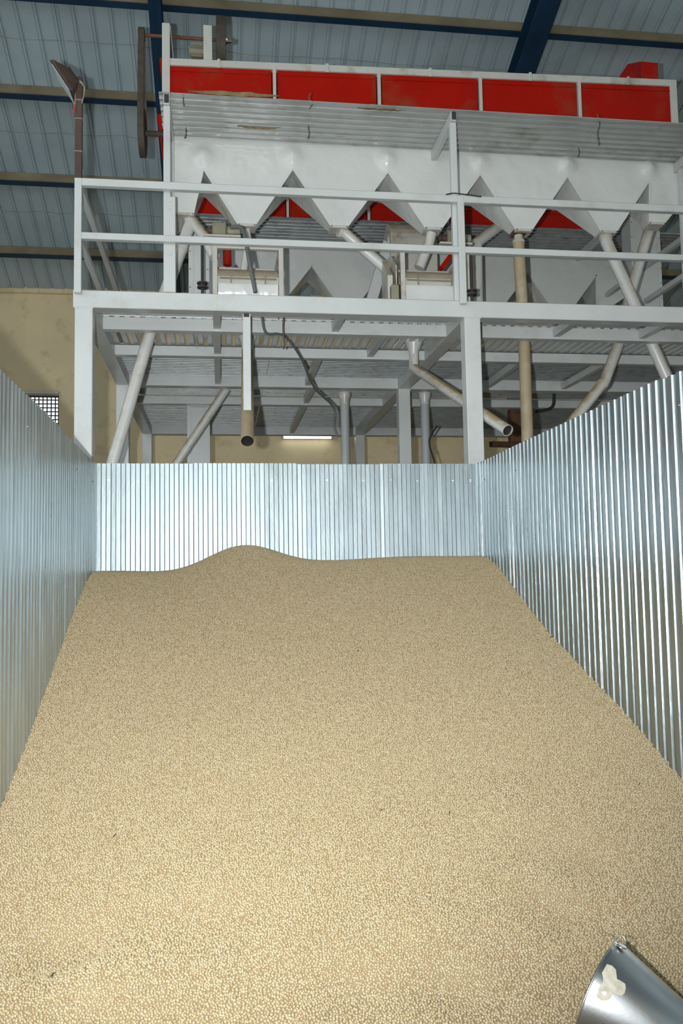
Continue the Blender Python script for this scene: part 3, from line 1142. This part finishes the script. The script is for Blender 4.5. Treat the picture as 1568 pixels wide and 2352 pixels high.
# red discharge hood on top at the right
bm = B()
f0, f1, f2, f3 = P(1472, 182, Y=8.8), P(1512, 185, Y=8.8), P(1510, 145, Y=8.8), P(1472, 141, Y=8.8)
b0, b1 = P(1418, 182, Y=9.25), P(1441, 147, Y=9.25)
vs = [bm.verts.new(p) for p in (f0, f1, f2, f3, b0, b1, P(1512, 185, Y=8.8)+Vector((0, .6, 0)), P(1510, 145, Y=8.8)+Vector((0, .6, 0)))]
for f in ((0, 1, 2, 3), (0, 3, 5, 4), (1, 6, 7, 2), (3, 2, 7, 5), (4, 5, 7, 6), (0, 4, 6, 1)):
    bm.faces.new([vs[i] for i in f])
obj('red_hood', bm, 'red_paint', gr1)
# motor on top of the near machine
mo = thing('electric_motor', 'olive ribbed electric motor on top of the red panelled machine', 'motor', tuple(P(450, 134, Y=8.8)))
mc = P(452, 118, Y=8.8)
obj('body', lathe(B(), ((-.08, .045), (-.07, .062), (.07, .062), (.08, .045)), mc, (1, 0, 0), 24), 'motor_olive', mo)
for i in range(12):
    a = i*math.pi/6
    v = Vector((0, math.cos(a), math.sin(a)))
    obj('cooling_fin', bar(B(), mc+v*.064-Vector((.065, 0, 0)), mc+v*.064+Vector((.065, 0, 0)), .006, .02, upv=v), 'motor_olive', mo)
obj('foot', box(B(), mc.x-.06, mc.x+.06, mc.y-.05, mc.y+.05, mc.z-.085, mc.z-.06, .004), 'motor_olive', mo)

# ------------------------------------------------------------------ spout pipes
def pipe(label, pts, r, material='pipe_paint', hollow=False, group=None, funnel=None, bands=()):
    pts = [Vector(p) for p in pts]
    lo = min(pts, key=lambda q: q.z)
    if funnel is None and not bands:
        o = obj('spout_pipe', tube(B(), pts, r, 24, hollow), material, smooth=True)
        return tag(sharp(o), label, 'pipe', group)
    t = thing('spout_pipe', label, 'pipe', tuple(lo), group)
    o = sharp(obj('tube', tube(B(), pts, r, 24, hollow), material, t, smooth=True))
    if hollow:
        d = (pts[-1]-pts[-2]).normalized()
        obj('bore_shade', lathe(B(), ((-.02, r*.925), (-.34, r*.925)), pts[-1], d, 24, False, True), 'hollow_shade', t)  # dark liner painting the shade inside the pipe mouth
    if funnel:
        sharp(obj('funnel', tube(B(), [pts[0]+Vector((0, 0, h)) for h, _ in funnel], [q for _, q in funnel], 24), 'pipe_paint', t, smooth=True))
    for i, f in bands:
        q = pts[i].lerp(pts[i+1], f)
        d = (pts[i+1]-pts[i]).normalized()
        obj('clamp_band', lathe(B(), ((-.012, r), (-.012, r+.006), (.012, r+.006), (.012, r)), q, d, 24), 'machine_paint', t)
    return t


def sharp(o, deg=40):
    try:
        o.data.set_sharp_from_angle(angle=math.radians(deg))
    except Exception:
        pass
    return o


YP = 8.35
pipe('white forked pipe under the end hopper running down to the left through the deck',
     (P(428, 482, Y=YP), P(438, 512, Y=YP), P(394, 632, Y=YP), P(344, 765, Y=YP), P(258, 1065, Y=YP), P(222, 1190, Y=YP)), .058,
     bands=((0, .1), (1, .5)))
pipe('short white branch pipe slanting right from the end hopper',
     (P(440, 506, Y=YP), P(476, 552, Y=YP-.05), P(492, 590, Y=YP-.1)), .055)
pipe('thin white drop pipe from a hopper into the machine with a dusty cover',
     (sp1[1]+Vector((0, 0, -.01)), P(570, 560, Y=YP), P(556, 640, Y=YP)), .037)
pipe('white pipe slanting right from a hopper to the machine with the round hole',
     (sp1[2]+Vector((0, 0, -.01)), P(792, 536, Y=YP), P(892, 622, Y=8.30)), .056, bands=((0, .3), (1, .93)))
pipe('short white drop pipe above the machine with the round hole',
     (sp1[3]+Vector((0, 0, -.01)), P(984, 562, Y=YP), P(962, 616, Y=YP)), .053)
pipe('white pipe with a slot bending left from behind the hoppers down to the deck',
     (P(1168, 498, Y=9.2), P(1152, 514, Y=9.2), P(1094, 558, Y=9.2), P(1097, 720, Y=9.2)), .062)
t = pipe('straight dust covered upright pipe passing through the deck right of the front post',
         (P(1190, 552, Y=YP), P(1203, 780, Y=YP), Vector((P(1203, 780, Y=YP).x, YP, .8))), .060, 'dusty_pipe',
         bands=((0, .02),))
v = P(1190, 540, Y=YP)
obj('slide_gate', box(B(), v.x-.07, v.x+.07, YP-.07, YP+.07, v.z-.005, v.z+.035, .004), 'rust', t)
obj('neck', lathe(B(), ((0, .045), (-.06, .045)), v, (0, 0, 1), 20), 'machine_paint', t)
pipe('white pipe slanting right from the sixth hopper down through the deck',
     (sp1[5]+Vector((0, 0, .0)), P(1392, 556, Y=YP-.06), P(1527, 857, Y=YP-.06), P(1610, 1040, Y=YP-.06)), .061, bands=((0, .4),))
pipe('white pipe slanting left behind another pipe at the far hopper end, bent under the deck',
     (P(1496, 506, Y=8.55), P(1450, 665, Y=8.55), P(1420, 790, Y=8.55), P(1388, 876, Y=8.55), P(1300, 985, Y=8.5), P(1240, 1060, Y=8.5)), .057,
     bands=((3, .05),))
pipe('dusty open ended outlet pipe hanging above the middle of the bin back wall',
     (P(568, 806, Y=8.75), P(568, 830, Y=8.68), P(568, 1014, Y=7.28)), .059, 'dusty_pipe', True,
     funnel=((-.02, .058), (.04, .058), (.16, .105), (.20, .105)))
pipe('open ended outlet pipe slanting right behind the front post under the deck',
     (P(950, 815, Y=8.85), P(950, 845, Y=8.85), P(1166, 989, Y=7.25)), .052, 'pipe_paint', True,
     funnel=((-.06, .05), (.03, .05), (.17, .115), (.22, .115)))
pipe('dusty slanting pipe under the deck beside the boxy elevator leg',
     (P(520, 893, Y=10.75), P(405, 1065, Y=10.75), P(368, 1120, Y=10.75)), .053)
for px, lab in ((791, 'grey upright pipe with a funnel top beside the hanging dark cable'),
                (975, 'grey upright pipe with a funnel top right of a rear post')):
    a = P(px, 925, Y=10.95)
    pipe(lab, (a, Vector((a.x-.0, a.y, .6))), .058, 'grey_pipe', funnel=((-.03, .06), (.02, .06), (.10, .085), (.13, .085)))

# ------------------------------------------------------------------ deck machines
def cyl_cover(bm, x0, x1, c, r, a0, a1, t=.012, n=18):
    out, inn = [], []
    for i in range(n+1):
        a = a0+(a1-a0)*i/n
        out.append((c[0]+r*math.cos(a), c[1]+r*math.sin(a)))
        inn.append((c[0]+(r-t)*math.cos(a), c[1]+(r-t)*math.sin(a)))
    poly = out+inn[::-1]
    m_ = len(out)
    A = [bm.verts.new((x0, y, z)) for y, z in poly]
    D = [bm.verts.new((x1, y, z)) for y, z in poly]
    k_ = len(poly)
    for i in range(k_):
        bm.faces.new((A[i], A[(i+1) % k_], D[(i+1) % k_], D[i]))
    for i in range(m_-1):
        bm.faces.new((A[i], A[k_-1-i], A[k_-2-i], A[i+1]))
        bm.faces.new((D[i], D[i+1], D[k_-2-i], D[k_-1-i]))
    return bm


def deck_machine(px0, px1, pyt, label, pyc):
    Y0 = 7.98
    x0, x1 = P(px0, 620, Y=Y0).x, P(px1, 620, Y=Y0).x
    zt = P((px0+px1)/2, pyt, Y=Y0).z
    zb = DT-.02
    t = thing('grain_cleaner', label, 'machine', ((x0+x1)/2, Y0+.3, zb))
    w_ = .045
    for yy in (Y0, Y0+.62):
        for x in (x0, x1-w_):
            obj('frame_leg', box(B(), x, x+w_, yy, yy+w_, zb, zt, .003), 'machine_paint', t)
        obj('frame_top', box(B(), x0+w_, x1-w_, yy, yy+w_, zt-w_, zt, .003), 'machine_paint', t)
    for x in (x0, x1-w_):
        obj('frame_top', box(B(), x, x+w_, Y0+w_, Y0+.62, zt-w_, zt, .003), 'machine_paint', t)
    zc = P((px0+px1)/2, pyc, Y=Y0).z           # top of the dusty drum
    r = .26
    obj('drum_cover', cyl_cover(B(), x0+w_, x1-w_, (Y0+.31, zc-r), r, math.radians(20), math.radians(165)), 'dusty_drum', t, smooth=False)
    zf = zc-r+.06
    obj('front_panel', box(B(), x0+w_, x1-w_, Y0+.045, Y0+.06, zf-.02, zf+.055, .003), 'machine_paint', t)
    fp = obj('front_door', cyl_cover(B(), x0+w_+.005, x1-w_-.005, (Y0+.31, zf-.03), .275, math.radians(178), math.radians(225)), 'hopper_paint', t)
    obj('hinge_rod', tube(B(), ((x0+w_+.02, Y0+.03, zf+.03), (x1-w_-.02, Y0+.03, zf+.03)), .008, 8), 'motor_olive', t)
    for f in (.22, .78):
        xx = x0+w_+(x1-x0-2*w_)*f
        obj('latch', bar(B(), (xx, Y0+.02, zf-.02), (xx, Y0+.02, zf+.065), .012, .012), 'motor_olive', t)
    obj('rear_panel', box(B(), x0+w_, x1-w_, Y0+.60, Y0+.615, zb, zc-.06), 'machine_paint', t)
    return t, x0, x1, zt, zb, Y0


t1, a0, a1, zt_, zb_, y_ = deck_machine(488, 651, 561, 'cream framed grain cleaner with an intact dusty drum left of the round hole machine', 597)
t2, c0x, c1x, zt2_, zb2_, y_ = deck_machine(920, 1078, 569, 'cream framed grain cleaner with a peeling drum and a round side hole', 603)
# side plate with a round hole on the second machine
xp = c0x-.05
hc, hr = (y_+.24, P(908, 655, Y=8.1).z), .085
bm = B()
outl = []
n = 32
for i in range(n):
    a = 2*math.pi*i/n
    dy_, dz_ = math.cos(a), math.sin(a)
    t_ = 9
    for lim, q in ((.36, dy_), (.24, -dy_), (.36, dz_), (.30, -dz_)):
        if q > 1e-6:
            t_ = min(t_, lim/q)
    # sloping top-front edge
    outl.append((hc[0]+dy_*t_, hc[1]+dz_*t_))
fa = [bm.verts.new((xp, y, min(z, hc[1]+.16+(y-(hc[0]-.24))*.75))) for y, z in outl]
fb = [bm.verts.new((xp, hc[0]+hr*math.cos(2*math.pi*i/n), hc[1]+hr*1.35*math.sin(2*math.pi*i/n))) for i in range(n)]
fc = [bm.verts.new((v.co.x+.012, v.co.y, v.co.z)) for v in fa]
fd = [bm.verts.new((v.co.x+.012, v.co.y, v.co.z)) for v in fb]
for i in range(n):
    j = (i+1) % n
    bm.faces.new((fa[i], fa[j], fb[j], fb[i]))
    bm.faces.new((fc[j], fc[i], fd[i], fd[j]))
    bm.faces.new((fa[j], fa[i], fc[i], fc[j]))
    bm.faces.new((fb[i], fb[j], fd[j], fd[i]))
obj('side_plate', bm, 'machine_paint', t2)
obj('hole_shade', box(B(), xp+.02, xp+.03, hc[0]-.15, hc[0]+.15, hc[1]-.18, hc[1]+.18), 'hollow_shade', t2)  # dark sheet behind the hole, in place of real shade
xx = P(890, 640, Y=y_).x
obj('inlet_box', prism(B(), [(xx, y_+.0, P(890, 690, Y=y_).z), (xx, y_+.0, P(890, 632, Y=y_).z), (xx, y_+.3, P(890, 570, Y=y_).z), (xx, y_+.3, P(890, 690, Y=y_).z)],
                       (.05, 0, 0)), 'machine_paint', t2)
obj('counterweight', box(B(), P(897, 670, Y=7.9).x, P(915, 670, Y=7.9).x, 7.86, 7.95, DT, P(900, 655, Y=7.9).z, .01), 'motor_olive', t2)
obj('right_post', box(B(), P(1068, 640, Y=8.0).x, P(1078, 640, Y=8.0).x, 8.0, 8.05, DT, P(1075, 565, Y=8.0).z), 'rust', t2)

# gear motors above the machines
def gearmotor(px0, px1, py, y, label):
    a, b = P(px0, py, Y=y), P(px1, py, Y=y)
    L_ = (b-a).length
    t = thing('gear_motor', label, 'motor', (a.x, y, a.z-.09))
    obj('gearbox', box(B(), a.x+L_*.25, a.x+L_*.62, y-.06, y+.06, a.z-.07, a.z+.06, .012), 'motor_olive', t)
    obj('motor_can', lathe(B(), ((0, .03), (.01, .05), (L_*.36, .05), (L_*.38, .035)), (a.x+L_*.62, y, a.z-.01), (1, 0, 0), 20), 'motor_olive', t)
    obj('drive_flange', lathe(B(), ((0, .02), (L_*.06, .035), (L_*.12, .022), (L_*.2, .04), (L_*.25, .04)), (a.x, y, a.z-.01), (1, 0, 0), 16), 'brown_paint', t)
    obj('base_plate', box(B(), a.x, b.x, y-.07, y+.07, a.z-.09, a.z-.07, .003), 'machine_paint', t)
    obj('cable_gland', tube(B(), ((a.x+L_*.5, y, a.z+.05), (a.x+L_*.52, y, a.z+.09), (a.x+L_*.66, y, a.z+.10), (a.x+L_*.7, y, a.z+.05)), .008, 8), 'cable_grey', t)


gearmotor(466, 552, 527, 8.3, 'olive gear motor on the grain cleaner with the intact dusty drum')
gearmotor(1006, 1080, 545, 8.4, 'olive gear motor on the grain cleaner with the round side hole')
for (px, py0, py1, lab) in ((464, 546, 655, 'black vertical drive rod with a clamp left of the grain cleaner'),
                            (1081, 575, 672, 'black vertical drive rod right of the second grain cleaner')):
    t = thing('drive_rod', lab, 'rod', tuple(P(px, py1+10, Y=7.95)))
    a = P(px, py0, Y=7.95)
    obj('rod', tube(B(), (a, (a.x, a.y, DT-.02)), .014, 10), 'black_rubber', t)
    zc = P(px, py1, Y=7.95).z
    obj('clamp', lathe(B(), ((-.03, .03), (-.03, .048), (-.012, .048), (-.012, .03), (.01, .03), (.01, .05), (.025, .05), (.025, .016)), (a.x, a.y, zc), (0, 0, 1), 12), 'black_rubber', t)
# red brackets in the frames
tag(obj('red_cylinder', tube(B(), (P(521, 560, Y=8.9), P(522, 610, Y=8.9)), .045, 16), 'red_paint'),
    'small red cylinder behind the intact drum cleaner', 'cylinder')
tag(obj('red_lever', bar(B(), P(1044, 575, Y=8.75), P(1012, 618, Y=8.75), .09, .05), 'red_paint'),
    'slanting red lever behind the cleaner with the round hole', 'lever')


# box legs of the bucket elevators
def leg(label, px0, px1, y, z0, z1, dep=.2, bolts=True):
    xa, xb = P(px0, 700, Y=y).x, P(px1, 700, Y=y).x
    t = thing('bucket_elevator', label, 'elevator', ((xa+xb)/2, y+dep/2, z0))
    obj('casing', box(B(), xa, xb, y, y+dep, z0, z1, .004), 'white_paint', t)
    for x in (xa, xb-.022):
        obj('edge_flange', box(B(), x-.012, x+.034, y-.006, y+.0, z0, z1), 'white_paint', t)
    if bolts:
        z = z0+.1
        while z < z1-.05:
            for x in (xa+.004, xb-.004):
                obj('bolt', lathe(B(), ((0, .008), (.006, .008)), (x, y-.006, z), (0, -1, 0), 6), 'motor_olive', t)
            z += .19
    obj('top_cover', box(B(), xa-.02, xb+.02, y-.02, y+dep+.02, z1, z1+.03, .006), 'white_paint', t)
    return t


leg('white bolted elevator casing standing on the deck beside the intact drum cleaner', 436, 478, 8.75, DT, P(455, 535, Y=8.75).z)
leg('white boxy elevator leg standing under the deck near the slanting pipe', 431, 478, 11.75, 0, DB+.0, .25, False)
leg('white elevator casing standing on the deck behind the crossing pipes', 1456, 1520, 9.75, DT, P(1490, 500, Y=9.75).z, .25)
leg('white boxy elevator leg under the deck close to the right bin wall', 1440, 1484, 11.75, 0, DB, .25, False)
# rounded elevator head with rust streaks
bm = B()
hy = 9.35
xa, xb = P(897, 560, Y=hy).x, P(1003, 560, Y=hy).x
zc = P(940, 548, Y=hy).z
r = P(940, 500, Y=hy).z-zc
poly = []
for i in range(13):
    a = math.pi*i/12
    poly.append((xa, hy+.22-.22*math.cos(a), zc+r*math.sin(a)))
poly += [(xa, hy+.44, DT), (xa, hy, DT)]
t = thing('grain_elevator', 'rusty dust streaked elevator head with a rounded top behind the hoppers', 'elevator', ((xa+xb)/2, hy+.2, DT))
obj('hood', prism(B(), poly, (xb-xa, 0, 0)), 'machine_paint', t)
obj('side_disc', lathe(B(), ((0, .15), (-.02, .15), (-.025, .13)), (xa, hy+.22, zc), (1, 0, 0), 24), 'machine_paint', t)
tag(obj('sloping_chute', bar(B(), P(890, 560, Y=9.5), P(850, 700, Y=9.5), .11, .12), 'white_paint'),
    'square white chute slanting down left beside the elevator head', 'chute')

# ------------------------------------------------------------------ cables and small hanging things
def spline(pts, n=10):
    pts = [Vector(p) for p in pts]
    q = [pts[0]*2-pts[1]]+pts+[pts[-1]*2-pts[-2]]
    out = []
    for i in range(1, len(q)-2):
        for k_ in range(n):
            t_ = k_/n
            a, b, c, d_ = q[i-1], q[i], q[i+1], q[i+2]
            out.append(.5*((2*b)+(c-a)*t_+(2*a-5*b+4*c-d_)*t_*t_+(3*b-a-3*c+d_)*t_**3))
    out.append(pts[-1])
    return out


tag(obj('hanging_cable', tube(B(), spline((P(601, 724, Y=8.0), P(612, 765, Y=8.1), P(652, 770, Y=8.2), P(690, 820, Y=8.5), P(722, 890, Y=9),
                                           P(766, 936, Y=9.4), P(768, 980, Y=9.4), P(776, 1004, Y=9.4))), .013, 10), 'cable_grey', smooth=True),
    'thick grey cable drooping under the deck past the outlet pipe', 'cable')
tag(obj('flexible_conduit', tube(B(), spline((P(530, 522, Y=7.75), P(552, 522, Y=7.7), P(562, 540, Y=7.66), P(570, 590, Y=7.66), P(586, 672, Y=7.66))), .018, 12), 'cable_grey', smooth=True),
    'grey flexible conduit curving down in front of the intact drum cleaner', 'conduit')
tag(obj('hanging_cable', tube(B(), spline((P(1004, 978, Y=10.9), P(990, 1000, Y=10.9), P(986, 1022, Y=10.9), P(1000, 1070, Y=10.9), P(1004, 1110, Y=10.9))), .012, 8), 'black_rubber', smooth=True),
    'black cable looped beside a grey upright pipe under the deck', 'cable')
tag(obj('conduit_bend', tube(B(), spline((P(1228, 946, Y=11.2), P(1258, 940, Y=11.2), P(1270, 930, Y=11.2), P(1272, 905, Y=11.2))), .02, 10), 'black_rubber', smooth=True),
    'black bent conduit pipe under the deck behind the dusty upright pipe', 'conduit')
tag(obj('slack_wire', tube(B(), spline((P(1024, 447, Y=7.41), P(1040, 444, Y=7.41), P(1062, 446, Y=7.41), P(1105, 452, Y=7.41))), .006, 6), 'black_rubber', smooth=True),
    'short black wire lying along the top rail at the middle upright', 'wire')
for i, (pts, lab) in enumerate((
        (((713, 214), (709, 226), (718, 236), (711, 250)), 'twisted brown binding wire knotted at the catwalk edge'),
        (((708, 272), (708, 292), (710, 306), (707, 318)), 'straight brown wire end hanging below the catwalk'),
        (((1371, 262), (1377, 285), (1372, 305), (1375, 334)), 'long brown wire hanging under the catwalk at the fifth hopper'),
        (((421, 224), (421, 236), (423, 244)), 'short bent wire stub under the catwalk near the left upright'),
        (((427, 293), (427, 306), (424, 318)), 'curved wire end over the white hopper corner at the left'),
        (((1328, 340), (1330, 352), (1326, 360)), 'tiny green wire tail under the catwalk by a hopper peak'),
        (((652, 728), (650, 752), (653, 790), (651, 802)), 'thin brown cord hanging from the deck beside the grey cable'))):
    y = 7.55 if i in (0, 2, 3) else 7.9
    tag(obj('binding_wire', tube(B(), spline([P(*p, Y=y) for p in pts], 5), (.0055 if i != 6 else .008), 6), 'wire_brown'), lab, 'wire')


def scrap(label, px0, px1, py0, py1, h, y):
    rg_ = random.Random(px0)
    bm = B()
    n_ = 12
    a, b = P(px0, py0, Y=y), P(px1, py1, Y=y)
    hm = h*y/F
    up_, lo_ = [], []
    for i in range(n_+1):
        t_ = i/n_
        c = a.lerp(b, t_)
        e = math.sin(math.pi*t_)**.6
        up_.append(c+Vector((0, .02+rg_.uniform(-.006, .006), hm*.5*e*rg_.uniform(.6, 1.1)+.002)))
        lo_.append(c+Vector((0, rg_.uniform(-.006, .006), -hm*.5*e*rg_.uniform(.5, 1.1)-.002)))
    rl_ = [[lo_[i], up_[i], up_[i]+Vector((0, .004, 0)), lo_[i]+Vector((0, .004, 0))] for i in range(n_+1)]
    rings(bm, rl_)
    tag(obj('sacking_scrap', bm, 'sacking'), label, 'scrap')


scrap('long torn strip of brown sacking lying on the catwalk edge', 432, 645, 208, 219, 14, 7.5)
scrap('brown scrap poking from under the catwalk above the second hopper', 545, 645, 289, 293, 10, 7.95)
scrap('brown torn scrap at the catwalk edge left of the middle bracket', 820, 932, 246, 252, 12, 7.55)

# rusty stand in the gloom under the deck
t = thing('rusty_stand', 'rusty brown steel stand in the dark under the deck behind the right bin wall', 'stand', (P(1185, 950, Y=12.3).x, 12.3, 0))
obj('column', box(B(), P(1172, 950, Y=12.3).x, P(1200, 950, Y=12.3).x, 12.3, 12.45, 0, P(1180, 908, Y=12.3).z, .004), 'rust', t)
for a, b in (((1128, 1020), (1200, 1022)),):
    c0_, c1_ = P(*a, Y=11.9), P(*b, Y=12.4)
    cb = obj('cross_tube', bar(B(), c0_, c1_, .08, .08, bev=.004), 'rust', t)
    d = (c0_-c1_).normalized()
    obj('opening_shade', bar(B(), c0_+d*.002, c0_-d*.004, .055, .055), 'hollow_shade', cb)  # dark plate painting shade onto the solid tube end

# ------------------------------------------------------------------ floodlight on its pole
pole = thing('floodlight_pole', 'brown square pole tied with wire above the left railing corner', 'pole', (xr0, 7.45, RT+.03))
x0, x1 = P(173, 300, Y=7.45).x, P(189, 300, Y=7.45).x
pz = P(180, 180, Y=7.45).z
obj('shaft', box(B(), x0, x1, 7.42, 7.48, RT+.033, pz, .003), 'brown_paint', pole)
for py in (229, 272, 347):
    z = P(180, py, Y=7.42).z
    obj('wire_tie', box(B(), x0-.003, x1+.003, 7.416, 7.484, z-.003, z+.003), 'twine', pole)
rgw = random.Random(2)
for i in range(4):
    a = P(174+i*2, 190, Y=7.41)
    obj('twine_loop', tube(B(), spline((a, P(184, 186+i, Y=7.40), P(191+i, 195+3*i, Y=7.41), P(193-i, 215+5*i, Y=7.41), P(190-i, 226+4*i, Y=7.41)), 6), .0042, 5), 'twine', pole)
obj('twine_loop', tube(B(), spline((P(174, 190, Y=7.41), P(173, 210, Y=7.41), P(172, 240, Y=7.41)), 6), .004, 5), 'twine', pole)
obj('red_tape', bar(B(), P(172, 242, Y=7.41), P(168, 260, Y=7.41), .014, .004, upv=(0, 1, 0)), 'red_tape', pole)
lamp = thing('floodlight', 'black floodlight with a pale glass face at the top of the pole', 'lamp', tuple(P(150, 196, Y=7.45)))
lc = P(147, 194, Y=7.45)
nrm_ = Vector((-.84, .04, -.54)).normalized()
aa = (P(170, 229, Y=7.45)-P(125, 161, Y=7.45))
aa = (aa-nrm_*aa.dot(nrm_))
la = aa.length/2
aa.normalize()
bb = nrm_.cross(aa)


def quadring(k_, off):
    return [lc+nrm_*off+aa*(i*la*k_)+bb*(j*.14*k_) for i, j in ((-1, -1), (1, -1), (1, 1), (-1, 1))]


obj('housing', rings(B(), [quadring(1, 0), quadring(1, -.02), quadring(.75, -.06), quadring(.5, -.10)]), 'brown_paint', lamp)
obj('bezel', rings(B(), [quadring(1.02, .004), quadring(1.02, -.004)]), 'black_rubber', lamp)
obj('glass', rings(B(), [quadring(.88, .007), quadring(.88, .003)]), 'lamp_glass', lamp)
for i in range(-3, 4):
    c = lc+aa*(i*la*.15)-nrm_*.10
    obj('cooling_fin', bar(B(), c-bb*.07, c+bb*.07, .006, .04, upv=nrm_), 'brown_paint', lamp)
obj('yoke', bar(B(), lc-nrm_*.07, Vector(((x0+x1)/2, 7.45, pz-.04)), .03, .012), 'brown_paint', lamp)

# ------------------------------------------------------------------ tube lamps far under the deck
for (pa, pb, py, y, lab) in ((651, 760, 1004, 17.38, 'lit white tube lamp on the cream back wall under the deck'),
                             (1252, 1274, 975, 17.38, 'small lit lamp seen over the right bin wall')):
    a, b = P(pa, py, Y=y), P(pb, py, Y=y)
    b.z = a.z
    t = thing('tube_lamp', lab, 'lamp', tuple(a.lerp(b, .5)))
    obj('tube', tube(B(), (a, b), .028, 12), 'lamp_tube', t)
    for e, s_ in ((a, -1), (b, 1)):
        obj('end_cap', tube(B(), (e, e+Vector((.05*s_, 0, 0))), .03, 10), 'white_paint', t)
    obj('batten', box(B(), a.x-.05, b.x+.05, y+.03, y+.10, a.z-.02, a.z+.035, .004), 'white_paint', t)
